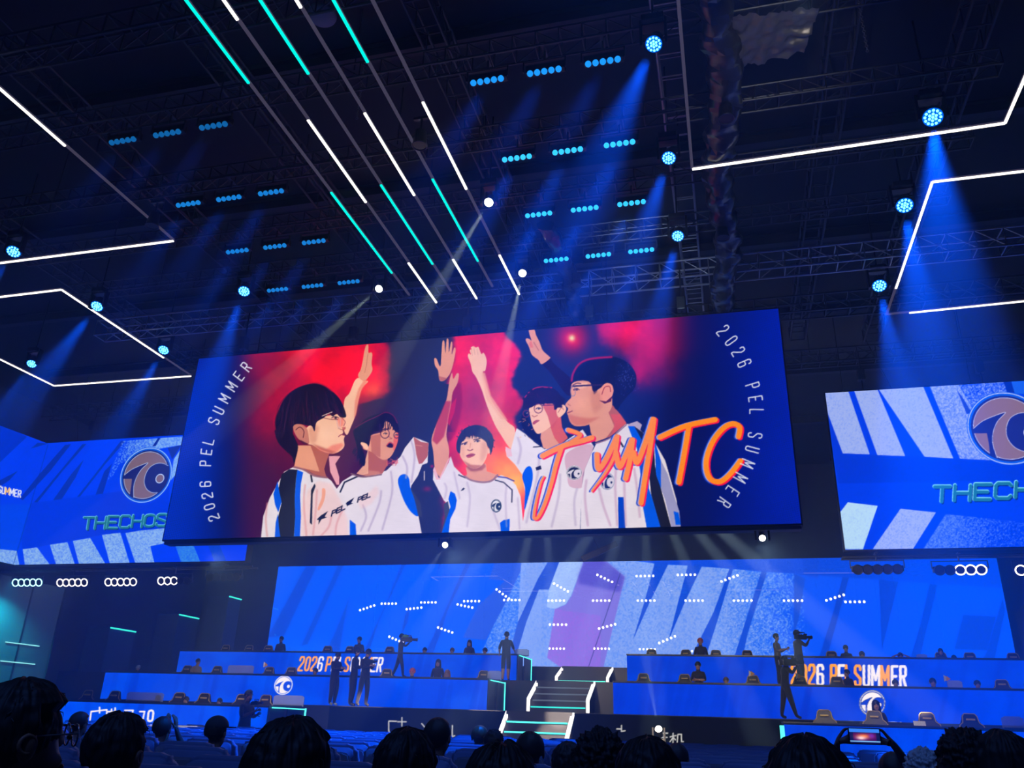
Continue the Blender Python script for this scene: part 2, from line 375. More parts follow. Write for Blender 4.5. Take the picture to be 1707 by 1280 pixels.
def paint_main():
    cv = Canvas(262, 500, 1348, 908, 1.5, (8, 10, 42)); X, Y = cv.xy(); XX, YY = np.meshgrid(X, Y)
    F1 = fractal(cv.h, cv.w, 3, 9, 6); F2 = fractal(cv.h, cv.w, 5, 20, 5)
    sig = lambda v: 1/(1+np.exp(-v))
    # slate background, dark red left, navy right
    cv.field(sig((XX-600)/30)*sig((900-XX)/60), (34, 42, 66)); cv.field(sig((XX-860)/25), (22, 34, 88)); cv.field(sig((XX-1060)/30), (3, 14, 88))
    cv.field(sig((XX-405)/14)*sig((610-XX)/30), (92, 4, 34)); cv.field(sig((XX-408)/12)*sig((500-XX)/20)*sig((YY-720)/40), (64, 14, 52))
    # red smoke, left
    wob = (F1-.5)*90+(F2-.5)*40
    d = XX-430+wob*.5-(YY-640)*.06; eg = np.interp(YY, [560, 590, 612, 650, 664, 674, 700, 740], [640, 652, 650, 650, 640, 606, 594, 560])
    m = sig(d/14)*sig((705-YY+wob)/24)*sig((eg+wob*.22+(F2-.5)*22-XX)/3)*np.clip(.35+1.5*F1+.5*(XX > 520), 0, 1)
    cv.field(m, (196, 8, 30)); m2 = m*np.exp(-(((XX-585)/70)**2+((YY-625)/48)**2)); cv.field(m2, (222, 6, 10), .95)
    cv.field(m*np.exp(-(((XX-622)/17)**2+((YY-652)/16)**2)), (255, 90, 18), .8); cv.field(m*np.exp(-(((XX-450)/40)**2+((YY-620)/30)**2)), (150, 6, 34), .7)
    cv.field(np.exp(-(((XX-440)/60)**2+((YY-700)/50)**2))*F1, (170, 5, 35), .5)
    # red smoke, middle
    edge = 856+10*np.sin(YY/13.)+(F2-.5)*36+(YY-600)*.08+np.clip((YY-740)*.25, 0, 30); ledge = 752+(F2-.5)*26-(YY-600)*.06+np.where((YY > 640) & (YY < 720), 8, 0)
    m = sig((edge-XX)/1.6)*sig((XX-ledge)/2.2)*sig((YY-500)/1)
    cv.field(m, (226, 26, 48)); cv.field(m*np.exp(-(((XX-800)/38)**2+((YY-670)/60)**2)), (158, 44, 66), .9)
    cv.field(m*np.exp(-(((XX-835)/28)**2+((YY-700)/46)**2)), (255, 60, 50), .7); cv.field(m*np.exp(-(((XX-845)/70)**2+((YY-785)/52)**2)), (255, 118, 26), 1)
    cv.field(m*np.exp(-(((XX-852)/26)**2+((YY-800)/30)**2))*np.clip(F2*1.6, 0, 1), (255, 165, 40), .8)
    cv.poly([(735, 700), (762, 640), (770, 655), (766, 700), (750, 735)], (120, 8, 30), .6, blur=2, smooth=True)
    # sun lamp and smoke at right
    for r, c, a in ((34, (150, 4, 30), .55), (20, (235, 6, 26), 1.), (9, (255, 70, 40), 1.), (5, (255, 232, 170), 1.)): cv.blob(953, 563, r, r, c, a)
    low = 566+(XX-990)*.85; low = np.where(XX > 1065, 632-(XX-1065)*.5, low)
    m = sig((low+wob*.8-YY)/7)*sig((XX-992+wob*.3)/4)*sig((1128-XX)/16)
    cv.field(m, (196, 8, 66)); cv.field(m*np.exp(-(((XX-1050)/40)**2+((YY-560)/34)**2)), (240, 14, 70), .9)
    cv.field(np.exp(-(((XX-1095)/40)**2+((YY-620)/30)**2))*F1, (110, 10, 80), .8)
    tx = 1+.5*(F2-.5)+.5*(F1-.5); rr_ = np.clip((cv.a[..., 0]-120)/80, 0, 1)[..., None]; cv.a = cv.a*(1-rr_)+cv.a*tx[..., None]*rr_
    # blue ends
    gl = sig((372+wob*.15-XX-(900-YY)*.02)/22); cv.field(gl, (0, 24, 128)); cv.field(sig((336+(900-YY)*.1-XX)/26), (0, 44, 196))
    cv.field(sig((XX-1215)/30), (0, 22, 150)); cv.field(sig((XX-1275)/26), (0, 32, 184))
    dots = ((np.sin(XX*1.05+YY*.62)*np.sin(YY*1.05-XX*.62)) > .25)*1.0
    cv.field(dots*(sig((352-XX)/14)+sig((XX-1228)/18)), (0, 14, 110), .55)

    SK, SKS, SKL, SKR = (226, 152, 118), (178, 92, 66), (246, 190, 156), (232, 70, 50)
    HA, HB, HR = (20, 10, 24), (52, 16, 34), (140, 14, 44)
    WH, WS, WP = (226, 218, 228), (176, 160, 190), (244, 186, 176)
    BK, BL = (26, 26, 34), (0, 84, 226)
    rnd = random.Random(5)
    def hair(P, base, hi, n, seed, flow=(0, 1), L=26, w=.9):
        cv.poly(P, base, smooth=True)
        Q = spline(cv.T(P)); r = cv.mask(Q); m, j0, i0 = r
        r2 = random.Random(seed); org = cv.org; keep = cv.a.copy()
        top_, bot_ = Q[:, 1].min(), Q[:, 1].max()
        for k in range(int(n*1.7)):
            jj = r2.randrange(m.shape[0]); ii = r2.randrange(m.shape[1])
            if m[jj, ii] < .9: continue
            x = cv.x0+(i0+ii)/cv.k; y = cv.y0+(j0+jj)/cv.k; cv.frame()
            rel = (j0+jj-top_)/(bot_-top_); band = math.exp(-((rel-.33)/.2)**2)
            bend = (x-(Q[:, 0].mean()/cv.k+cv.x0))/60.
            a = r2.uniform(-.12, .12)-bend*.5
            fx = flow[0]*math.cos(a)-flow[1]*math.sin(a); fy = flow[0]*math.sin(a)+flow[1]*math.cos(a)
            cv.line([(x, y), (x+fx*L*.5+r2.uniform(-.6, .6), y+fy*L*.5), (x+fx*L*.9, y+fy*L)], .65, tuple(np.array(hi)*r2.uniform(.5, 1.25)) if r2.random() < .72 else (6, 4, 12), .16+.34*band, smooth=True, taper=(1, .3))
        cv.org = org
        M = np.zeros((cv.h, cv.w, 1)); M[j0:j0+m.shape[0], i0:i0+m.shape[1], 0] = m
        cv.a[:] = keep*(1-M)+cv.a*M

    def eye(x, y, w_, h_, tilt=0., lash=(24, 10, 20), white=(226, 190, 190)):
        cv.poly([(x-w_, y+tilt*w_), (x-w_*.3, y-h_), (x+w_*.5, y-h_*.9), (x+w_, y-tilt*w_), (x+w_*.3, y+h_*.7), (x-w_*.5, y+h_*.7)], white, smooth=True, n=3)
        cv.blob(x+w_*.12, y-h_*.1, w_*.42, h_*.9, (26, 14, 22), 1, 4); cv.line([(x-w_*1.1, y+tilt*w_), (x-w_*.3, y-h_*1.1), (x+w_*.5, y-h_), (x+w_*1.1, y-tilt*w_)], 1.1, lash, .95, smooth=True)
    # ---- second person (round glasses, open mouth), raised left arm cut by dark sleeve
    cv.frame(560, 660, 5.565)
    cv.poly([(0, 870), (60, 790), (150, 735), (300, 750), (470, 690), (600, 560), (640, 480), (720, 380), (860, 435), (855, 520), (850, 620), (800, 640), (760, 740), (700, 830), (690, 880), (760, 1080), (805, 1330), (-20, 1340), (-20, 880)], WH)
    cv.poly([(720, 380), (790, 425), (860, 437), (850, 560), (800, 625), (770, 630), (745, 540), (735, 470)], SKS); cv.line([(740, 455), (800, 465)], 1, SK)
    cv.poly([(575, 790), (600, 735), (650, 728), (680, 770), (690, 850), (730, 960), (765, 1110), (700, 1080), (640, 990), (600, 890)], BL, smooth=True)
    cv.poly([(690, 850), (705, 870), (790, 1000), (800, 1130), (765, 1110), (730, 960)], (50, 54, 66))
    for a, b, c_ in (((510, 700), (520, 900), (430, 1240)), ((420, 880), (400, 1000), (300, 1250)), ((250, 1010), (280, 1120), (230, 1250)), ((700, 420), (730, 560), (700, 800)), ((620, 560), (660, 660), (650, 760))): cv.line([a, b, c_], 3.2, WS, .7, smooth=True, blur=.6)
    cv.poly([(200, 960), (300, 900), (380, 830), (400, 900), (330, 1000), (230, 1050)], WP, .35, blur=2)
    cv.line([(210, 742), (80, 800), (40, 890)], 2.6, BK); cv.line([(140, 720), (250, 750), (420, 728)], 2.6, (120, 86, 92), smooth=True)
    cv.poly([(270, 600), (310, 480), (480, 560), (478, 640), (430, 720), (280, 742), (190, 720), (260, 640)], SKS); cv.poly([(300, 480), (300, 720), (240, 735), (190, 720), (262, 640)], SKL, .7)
    cv.poly([(240, 740), (310, 690), (400, 700), (420, 726), (300, 748)], SKL, .3, blur=1)
    # face
    cv.poly([(320, 370), (420, 330), (440, 240), (520, 260), (575, 340), (570, 420), (545, 500), (500, 570), (430, 590), (330, 520), (250, 480)], SK, smooth=True)
    cv.poly([(320, 370), (415, 350), (412, 570), (330, 530)], SKS, .7); cv.poly([(540, 380), (575, 340), (575, 420), (540, 505), (530, 470)], (236, 90, 66), .8, smooth=True)
    hair([(160, 330), (200, 290), (270, 215), (360, 175), (460, 150), (540, 190), (575, 260), (585, 330), (550, 330), (500, 250), (460, 220), (440, 300), (400, 250), (400, 320), (330, 350), (320, 400), (300, 470), (262, 440), (230, 450), (255, 520), (275, 600), (255, 650), (210, 560), (190, 450)], HA, (110, 30, 60), 60, 4, (.3, .9), 16)
    cv.line([(185, 290), (280, 235), (380, 190), (460, 152), (530, 180), (570, 250)], 1.6, (112, 20, 62), .8, smooth=True)
    cv.poly([(228, 440), (250, 430), (290, 450), (300, 490), (270, 490)], SKL, smooth=True)
    cv.poly([(470, 462), (500, 436), (530, 450), (525, 478), (490, 478)], (40, 8, 16), smooth=True); cv.line([(468, 462), (500, 430), (532, 448)], 1.6, (190, 60, 60), smooth=True)
    cv.line([(495, 400), (520, 395), (490, 375)], 1.2, SKS)
    for ex, ey, r in ((455, 348, 40), (563, 362, 26)): cv.line([(ex+r*math.cos(t), ey+r*1.1*math.sin(t)) for t in np.linspace(0, 6.3, 22)], 1.3, (70, 20, 40))
    cv.line([(350, 330), (415, 330)], 1.3, (60, 20, 40)); eye(458, 350, 15, 6, .0); eye(563, 362, 11, 5, .0); cv.line([(425, 318), (455, 306), (485, 312)], 1.3, (50, 20, 30), smooth=True)
    for k in range(16): x = 175+k*5; cv.line([(x+rnd.uniform(-12, 12), 480+k*9), (x-rnd.uniform(4, 26), 520+k*9)], 1.1, HA)
    for k in range(8): x = 400+k*20; cv.line([(x, 240), (x-8+rnd.uniform(-10, 14), 300+rnd.uniform(0, 22))], 1.5, HA)
    cv.line([(410, 340), (480, 300), (500, 310)], 1.2, (60, 14, 30), .8)
    # logo words on chests
    def pel(x0, y0, z, u, v, sc_, rise, col=(16, 16, 22)):
        cv.frame(x0, y0, z)
        for k, ch in enumerate('PEL'):
            for st_ in GL[ch]: cv.line([(u+(k*1.25+a)*34*sc_+(1-b)*10*sc_, v-rise*k*1.25+(-a*rise*.8)+b*44*sc_) for a, b in st_], 11*sc_/z, col)
        cv.poly([(u-130*sc_, v+75*sc_), (u-95*sc_, v+40*sc_), (u-30*sc_, v+0*sc_), (u-60*sc_, v+50*sc_), (u-40*sc_, v+55*sc_), (u-90*sc_, v+75*sc_), (u-115*sc_, v+120*sc_), (u-112*sc_, v+80*sc_)], col)
    pel(560, 660, 5.565, 200, 942, .98, 15)
    # dark hand-held mic and red glints between
    cv.frame(560, 660, 5.565); cv.line([(820, 700), (820, 780)], 1.4, (200, 190, 200)); cv.blob(845, 860, 36, 22, (150, 20, 50), .6); cv.blob(890, 650, 16, 14, (190, 10, 60), .7)
    for k in range(22): cv.line([(470+rnd.uniform(0, 110), 570+rnd.uniform(0, 80)), (470+rnd.uniform(0, 110), 570+rnd.uniform(0, 80))], 1.4, rnd.choice([(250, 120, 90), (200, 40, 50), (40, 20, 60)]), .5)

    # ---- raised arm between first and second person
    cv.frame(550, 520, 3.369)
    cv.poly([(80, 500), (110, 455), (140, 385), (165, 370), (190, 385), (215, 390), (180, 430), (160, 500), (145, 575), (120, 640), (95, 690), (75, 640)], SKL, smooth=True)
    cv.poly([(165, 372), (158, 350), (172, 325), (185, 270), (192, 225), (203, 188), (216, 186), (216, 228), (232, 226), (238, 240), (234, 290), (238, 330), (205, 380), (190, 388)], SK, smooth=True)
    cv.poly([(190, 385), (215, 385), (180, 440), (162, 500), (148, 580), (135, 600), (140, 500), (160, 430)], (230, 110, 80), .6, blur=1)
    cv.line([(213, 235), (205, 300), (195, 340)], 1, SKS, .7)

    # ---- first person, profile to the right
    cv.frame(430, 620, 4.574)
    cv.poly([(630, 640), (540, 640), (550, 760), (600, 860), (620, 860), (620, 800), (590, 700)], (232, 160, 170))
    cv.poly([(18, 1310), (40, 1100), (90, 960), (150, 850), (200, 760), (270, 725), (350, 740), (420, 785), (520, 800), (560, 830), (620, 920), (680, 1020), (705, 1130), (700, 1310)], WH)
    cv.poly([(460, 830), (560, 850), (640, 1000), (680, 1120), (690, 1250), (330, 1250), (330, 1050), (380, 900)], WP, .45, blur=2)
    cv.poly([(490, 890), (515, 900), (505, 980), (470, 1050), (455, 1040), (485, 960)], (240, 150, 110), .8, smooth=True)
    cv.poly([(180, 780), (240, 740), (300, 745), (290, 820), (280, 960), (285, 1100), (270, 1310), (160, 1310), (150, 1120), (180, 1000), (155, 900)], BK)
    cv.poly([(150, 830), (160, 900), (180, 990), (155, 1070), (130, 1010), (118, 930)], BL); cv.poly([(152, 1080), (160, 1180), (178, 1310), (125, 1310), (135, 1150)], BL)
    cv.poly([(300, 745), (345, 765), (328, 850), (322, 950), (328, 1100), (318, 1310), (272, 1310), (284, 1100), (280, 960), (290, 830)], BL)
    cv.line([(405, 790), (412, 835)], 3, BK); cv.poly([(432, 850), (440, 870), (418, 930), (412, 1165), (395, 1150), (405, 900)], BK)
    for a, b, c_ in (((360, 860), (350, 1000), (370, 1250)), ((560, 1100), (540, 1180), (480, 1250)), ((70, 1000), (60, 1120), (70, 1250)), ((640, 1060), (600, 1160), (590, 1250)), ((450, 900), (440, 1060), (420, 1240))): cv.line([a, b, c_], 3, (214, 140, 140), .6, smooth=True, blur=.7)
    cv.poly([(700, 1125), (745, 1160), (755, 1310), (700, 1310)], BL)
    pel(430, 620, 4.574, 560, 1060, .86, 16)
    cv.frame(430, 620, 4.574)
    cv.poly([(305, 560), (460, 560), (545, 620), (520, 690), (505, 740), (522, 800), (430, 782), (360, 740), (275, 722), (292, 640)], SKS); cv.poly([(305, 560), (400, 560), (430, 640), (470, 760), (360, 738), (278, 720)], SK)
    cv.line([(275, 725), (350, 745), (430, 790), (525, 805)], 3.2, (150, 96, 104), smooth=True)
    cv.poly([(400, 400), (440, 360), (520, 335), (640, 320), (655, 345), (652, 375), (664, 408), (666, 430), (645, 440), (650, 462), (640, 478), (664, 484), (658, 500), (655, 522), (660, 560), (640, 592), (600, 616), (555, 622), (480, 600), (420, 560), (360, 540), (330, 470)], SKL, smooth=True, n=4)
    cv.poly([(560, 560), (640, 540), (655, 560), (600, 614), (550, 622), (470, 600), (430, 560), (520, 590)], SKR, .45, blur=1.5); cv.poly([(600, 350), (655, 350), (655, 410), (620, 420)], SKR, .45, blur=1.4)
    cv.poly([(430, 400), (470, 420), (440, 540), (400, 540), (380, 440)], SKS, .35, blur=2)
    hair([(672, 340), (655, 270), (620, 200), (560, 140), (500, 100), (430, 84), (350, 100), (280, 130), (215, 175), (165, 240), (138, 310), (122, 390), (130, 470), (155, 540), (210, 600), (258, 645), (275, 695), (288, 660), (306, 570), (285, 510), (266, 460), (280, 410), (320, 396), (372, 408), (410, 412), (432, 452), (446, 385), (500, 350), (540, 320), (570, 338), (600, 320), (630, 345)], HA, (112, 30, 64), 420, 2, (.12, 1), 22, .8)
    cv.line([(130, 440), (125, 370), (150, 290), (200, 195), (280, 125), (360, 92), (440, 82), (510, 104), (570, 148)], 2.2, (205, 8, 40), .8, smooth=True, blur=.5)
    cv.poly([(268, 430), (285, 400), (330, 400), (372, 430), (388, 500), (388, 545), (350, 540), (300, 500)], (196, 120, 100), smooth=True); cv.line([(290, 440), (320, 420), (350, 450), (345, 500)], 1.4, (90, 34, 34), smooth=True)
    cv.poly([(330, 520), (385, 548), (350, 552), (310, 520)], (60, 14, 24), .8)
    cv.line([(615, 492), (635, 478), (662, 484)], 1.4, (150, 34, 50), smooth=True); cv.line([(612, 430), (640, 440), (668, 428)], 1, SKS)
    cv.line([(490, 335), (565, 305)], 1.2, (240, 200, 190)); cv.line([(600, 340), (605, 400), (620, 430), (630, 380), (628, 350)], 1.1, (220, 170, 170), smooth=True); cv.line([(640, 350), (665, 380), (655, 410)], 1.1, (160, 60, 70), smooth=True)
    eye(588, 350, 24, 9, .0, white=(240, 150, 140)); cv.line([(560, 322), (600, 314), (635, 322)], 2, (60, 12, 24), .8, smooth=True); cv.poly([(640, 420), (668, 418), (666, 440), (646, 442)], (190, 80, 70), .8); cv.blob(520, 470, 60, 50, (255, 206, 176), .5); cv.poly([(400, 540), (470, 590), (560, 622), (600, 616), (560, 600), (480, 570)], (150, 60, 44), .55, blur=1.6); cv.line([(500, 350), (560, 362), (610, 362)], 1, (120, 40, 50), smooth=True)

    # ---- third person, facing, right arm raised
    cv.frame(550, 520, 3.369)
    cv.poly([(615, 382), (640, 385), (672, 350), (690, 300), (700, 255), (706, 210), (698, 200), (684, 238), (688, 180), (680, 168), (668, 225), (666, 160), (656, 154), (648, 230), (643, 168), (632, 166), (626, 240), (622, 300), (612, 296), (598, 262), (586, 262), (590, 300), (608, 330)], SK, smooth=True, n=4)  # spread palm
    cv.poly([(612, 360), (660, 372), (640, 388), (616, 384)], SKS, .8)
    cv.poly([(655, 490), (665, 430), (672, 380), (686, 340), (693, 376), (712, 345), (724, 350), (716, 400), (690, 450), (680, 520), (660, 640), (655, 700), (670, 790), (645, 920), (620, 930), (590, 880), (580, 780), (570, 720), (590, 650), (630, 560)], SK, smooth=True, n=4)
    cv.poly([(650, 500), (680, 500), (655, 640), (640, 700), (600, 745), (575, 720), (600, 620)], (176, 40, 40), .8, blur=1); cv.poly([(680, 520), (712, 480), (700, 560), (670, 640), (660, 620)], (210, 20, 40), .8)
    cv.frame(710, 690, 6.4)
    cv.poly([(145, 690), (180, 640), (240, 520), (265, 450), (300, 560), (380, 640), (430, 680), (560, 720), (740, 690), (800, 650), (900, 690), (960, 760), (1010, 880), (1050, 1290), (240, 1290), (230, 960), (190, 920), (75, 700), (80, 600), (110, 640)], WH)
    cv.poly([(265, 450), (150, 700), (110, 700), (75, 600), (90, 560), (140, 690), (240, 480)], (236, 180, 190))
    cv.poly([(160, 1290), (260, 1050), (235, 930), (190, 960), (200, 1100)], (60, 66, 76)); cv.poly([(262, 822), (310, 850), (330, 920), (315, 1010), (260, 1120), (240, 1290), (160, 1290), (225, 1100), (262, 990), (240, 910)], BL)
    cv.poly([(790, 1160), (830, 1130), (895, 1120), (890, 1290), (800, 1290)], BL)
    for a, b, c_ in (((440, 730), (470, 900), (440, 1200)), ((300, 620), (330, 760), (360, 900)), ((720, 1040), (760, 1150), (790, 1230)), ((860, 760), (850, 900), (860, 1200)), ((200, 740), (220, 800), (200, 900)), ((980, 900), (990, 1050), (1000, 1220))): cv.line([a, b, c_], 3.2, WS, .5, smooth=True, blur=.6)
    cv.line([(740, 705), (830, 730), (920, 810), (916, 940)], 1.9, BK); cv.line([(770, 668), (860, 680), (940, 715)], 2.4, (60, 60, 150), .9); cv.line([(350, 650), (420, 680)], 2, BK)
    cv.poly([(370, 820), (400, 785), (418, 795), (395, 815)], BK)
    cv.poly([(425, 570), (640, 530), (650, 610), (765, 650), (740, 700), (640, 720), (520, 712), (420, 665), (440, 640)], SK); cv.poly([(430, 560), (620, 520), (640, 560), (600, 600), (480, 610)], SKS, .9, blur=1)
    cv.line([(415, 665), (480, 705), (600, 728), (700, 712), (765, 650)], 3, (150, 110, 116), smooth=True)
    cv.poly([(365, 330), (420, 250), (520, 232), (620, 260), (655, 340), (660, 400), (640, 480), (590, 555), (520, 585), (450, 560), (390, 490), (360, 420)], SKL, smooth=True); cv.poly([(390, 490), (450, 560), (520, 588), (600, 550), (560, 545), (480, 540)], SKS, .7, blur=1)
    cv.poly([(362, 340), (400, 330), (420, 460), (385, 470)], SK, .6, blur=2); cv.poly([(655, 370), (690, 360), (690, 410), (660, 430)], SKL)
    hair([(330, 390), (325, 320), (350, 240), (400, 165), (480, 125), (560, 118), (640, 150), (700, 210), (722, 280), (715, 350), (690, 440), (680, 380), (655, 340), (640, 300), (590, 260), (540, 240), (490, 215), (470, 250), (430, 240), (410, 280), (385, 300), (370, 350), (362, 420)], (40, 42, 60), (92, 92, 120), 90, 6, (.2, .9), 12)
    cv.line([(385, 320), (440, 300)], 1.6, (60, 40, 44)); cv.line([(510, 275), (580, 262)], 1.6, (60, 40, 44)); eye(410, 322, 24, 9, .15); eye(546, 292, 27, 10, .15); cv.poly([(600, 300), (650, 290), (655, 420), (600, 520), (575, 470)], SKS, .28, blur=2.5); cv.poly([(440, 540), (520, 585), (600, 550), (590, 590), (520, 620), (440, 590)], (120, 50, 40), .4, blur=2)
    for k in range(26):
        x = 372+k*11.5; y = 262-math.sin((x-360)/300*3.14)*30; cv.poly([(x-9, y-34), (x+9, y-36), (x+rnd.uniform(-8, 8), y+rnd.uniform(10, 46))], (40, 42, 58))
    for k in range(20): a = rnd.uniform(2.4, 7.0); x, y = 522+200*math.cos(a), 290+175*math.sin(a); cv.line([(x, y), (x+rnd.uniform(-8, 24)*math.cos(a)+6, y+rnd.uniform(6, 20))], 1.2, (40, 42, 58))
    cv.line([(478, 310), (470, 360)], 1.4, SK); cv.line([(446, 382), (470, 390), (500, 378)], 1.6, (150, 70, 60), smooth=True)
    cv.poly([(430, 445), (480, 420), (525, 430), (500, 455), (450, 468)], (186, 80, 74), smooth=True); cv.line([(432, 446), (480, 440), (524, 432)], 1, (110, 30, 40))
    emblem(cv, 710+750/6.4, 690+980/6.4, 8.8, 10.8, (220, 226, 232), (34, 52, 66), (226, 226, 232), (34, 52, 66), 0, .8)

    # ---- fourth person, left arm up, wavy hair and glasses
    cv.frame(550, 520, 3.369)
    cv.poly([(820, 365), (800, 335), (790, 290), (775, 250), (780, 232), (792, 240), (785, 215), (797, 208), (790, 200), (806, 192), (820, 200), (834, 196), (850, 236), (862, 228), (878, 260), (880, 290), (872, 330), (860, 345), (900, 480), (950, 560), (1000, 620), (1040, 660), (1022, 770), (960, 690), (920, 620), (880, 520), (850, 430)], SKL, smooth=True, n=4)
    for q in ((800, 245), (815, 240), (832, 240)): cv.line([q, (q[0]-6, q[1]-34)], .8, (200, 140, 120), .7)
    cv.poly([(850, 340), (870, 340), (905, 470), (1000, 610), (960, 600), (880, 490)], (240, 170, 130), .8, blur=1)
    cv.frame(840, 580, 4.268)
    cv.poly([(90, 570), (150, 610), (230, 680), (290, 720), (400, 690), (470, 640), (560, 580), (640, 700), (560, 900), (540, 1330), (120, 1330), (160, 1080), (130, 900), (80, 830), (20, 770), (10, 720), (50, 720)], WH)
    cv.poly([(10, 700), (50, 720), (60, 770), (20, 775)], (236, 190, 200)); cv.poly([(130, 915), (160, 850), (195, 850), (205, 930), (170, 1080), (145, 1150), (150, 1000)], BL, smooth=True)
    cv.poly([(445, 750), (630, 690), (580, 900), (560, 990), (470, 985), (450, 900)], (206, 160, 180), .8, smooth=True)
    for a, b, c_ in (((250, 760), (240, 900), (160, 1240)), ((400, 900), (390, 1050), (340, 1270)), ((100, 640), (120, 720), (100, 820)), ((520, 1000), (500, 1100), (510, 1260))): cv.line([a, b, c_], 4, WS, .55, smooth=True, blur=.7)
    cv.poly([(120, 520), (150, 460), (200, 560), (270, 640), (265, 700), (230, 660), (170, 630)], (14, 10, 30), smooth=True)
    for k in range(26):
        x, y = 120+rnd.uniform(0, 130), 500+rnd.uniform(0, 170); cv.line([(x, y), (x+rnd.uniform(-26, 12), y+rnd.uniform(-14, 14))], .9, rnd.choice([(14, 10, 30), (255, 160, 40)]), .7)
    cv.poly([(260, 640), (270, 560), (400, 480), (410, 560), (455, 640), (390, 690), (330, 730), (280, 710)], SK); cv.poly([(330, 560), (405, 480), (415, 570), (455, 640), (400, 690), (360, 640)], (214, 84, 60), .9)
    cv.poly([(180, 430), (210, 410), (330, 390), (380, 420), (390, 480), (350, 540), (290, 590), (240, 610), (210, 570), (190, 500)], SKL, smooth=True); cv.poly([(280, 400), (370, 410), (390, 480), (345, 570), (310, 480)], (206, 80, 60), .85, smooth=True)
    hair([(140, 430), (140, 370), (170, 320), (230, 285), (310, 275), (370, 300), (410, 350), (430, 400), (410, 410), (380, 430), (360, 440), (350, 400), (300, 395), (250, 390), (200, 420), (165, 430)], (28, 14, 34), (130, 30, 60), 60, 8, (.3, .8), 8)
    cv.line([(150, 350), (190, 305), (250, 278), (340, 282)], 1.8, (200, 30, 70), .8, smooth=True)
    cv.poly([(375, 440), (400, 405), (435, 410), (440, 450), (400, 492), (380, 480)], SKL, smooth=True); cv.line([(385, 460), (410, 425), (425, 440)], 1, SKS, smooth=True)
    for ex, ey, r in ((245, 430, 30), (158, 467, 22)): cv.line([(ex+r*math.cos(t), ey+r*1.1*math.sin(t)) for t in np.linspace(0, 6.3, 22)], 1.3, (110, 40, 56))
    cv.line([(272, 410), (360, 405)], 1.2, (90, 30, 50)); eye(245, 432, 17, 6, .15); eye(170, 462, 12, 5, .1); cv.line([(215, 398), (250, 388), (275, 396)], 1.6, (50, 16, 30), smooth=True)
    for k in range(40): a = rnd.uniform(3.0, 6.6); x, y = 280+rnd.uniform(110, 150)*math.cos(a), 385+rnd.uniform(80, 108)*math.sin(a); cv.blob(x, y, 12, 10, (26, 12, 34), .95, 4)
    for k in range(16): x = 160+k*15; cv.blob(x, 372+rnd.uniform(-6, 22), 10, 12, (26, 12, 34), .95, 4)
    cv.line([(200, 480), (215, 490), (238, 480)], 1.3, SKS); cv.poly([(205, 530), (230, 512), (255, 515), (235, 530), (212, 545)], (176, 70, 70), smooth=True)
    cv.line([(210, 705), (270, 700)], 1.8, BK); cv.poly([(225, 850), (262, 835), (268, 862), (230, 872)], BK)
    emblem(cv, 840+500/4.268, 580+888/4.268, 13, 12, (24, 26, 40), (214, 206, 220), (24, 26, 40), (230, 230, 236), 0, .9)

    # ---- dark sleeve with hand behind fifth head
    cv.frame(820, 520, 3.369)
    cv.poly([(325, 258), (350, 290), (440, 370), (470, 420), (430, 470), (370, 400), (320, 330), (285, 292)], (26, 8, 30), smooth=True)
    cv.poly([(208, 96), (236, 94), (248, 130), (268, 170), (285, 215), (322, 250), (325, 262), (280, 293), (262, 270), (225, 240), (208, 195), (190, 160), (194, 148), (212, 152), (222, 160), (210, 120)], SK, smooth=True, n=4); cv.line([(235, 170), (262, 215)], 1.1, SKS); cv.poly([(222, 160), (232, 200), (215, 200), (208, 176)], SKR, .4)
    # ---- fifth person, profile to the left
    cv.frame(940, 580, 4.265)
    cv.poly([(118, 1320), (125, 1000), (150, 860), (200, 740), (230, 680), (330, 640), (440, 540), (500, 540), (560, 600), (640, 660), (720, 800), (760, 940), (800, 1080), (836, 1320)], WH)
    cv.poly([(445, 545), (520, 520), (555, 545), (540, 590), (500, 570)], WS)
    cv.poly([(455, 555), (500, 555), (560, 640), (600, 800), (605, 1000), (660, 1160), (700, 1320), (596, 1320), (560, 1120), (545, 900), (520, 720), (480, 620)], BL); cv.poly([(500, 556), (560, 600), (640, 700), (650, 850), (690, 1000), (776, 1320), (700, 1320), (620, 1040), (600, 850), (590, 720)], (22, 24, 42))
    cv.poly([(640, 640), (690, 800), (695, 900), (690, 1000), (655, 900), (650, 780)], BL); cv.poly([(690, 800), (740, 900), (780, 1040), (820, 1160), (836, 1320), (776, 1320), (720, 1080), (690, 1000)], (150, 150, 196)); cv.poly([(780, 1160), (815, 1170), (832, 1258), (795, 1258)], BL)
    cv.poly([(385, 1060), (425, 1060), (440, 1320), (388, 1320)], (0, 60, 190)); cv.line([(360, 600), (420, 700)], 3, BK)
    for a, b, c_ in (((370, 860), (365, 1000), (380, 1260)), ((250, 1000), (280, 1120), (330, 1260)), ((430, 900), (430, 1000), (440, 1260)), ((160, 940), (150, 1060), (170, 1260)), ((500, 860), (520, 1000), (540, 1200))): cv.line([a, b, c_], 4, (190, 150, 180), .6, smooth=True, blur=.7)
    cv.poly([(180, 520), (340, 400), (400, 470), (445, 535), (330, 630), (225, 668), (190, 600)], SKS); cv.poly([(180, 540), (300, 420), (360, 560), (300, 640), (225, 668), (195, 610)], SK); cv.poly([(330, 470), (400, 470), (445, 535), (340, 620), (360, 540)], (220, 80, 60), .8, blur=1)
    cv.line([(225, 680), (330, 640), (445, 545)], 2, (150, 110, 130), smooth=True)
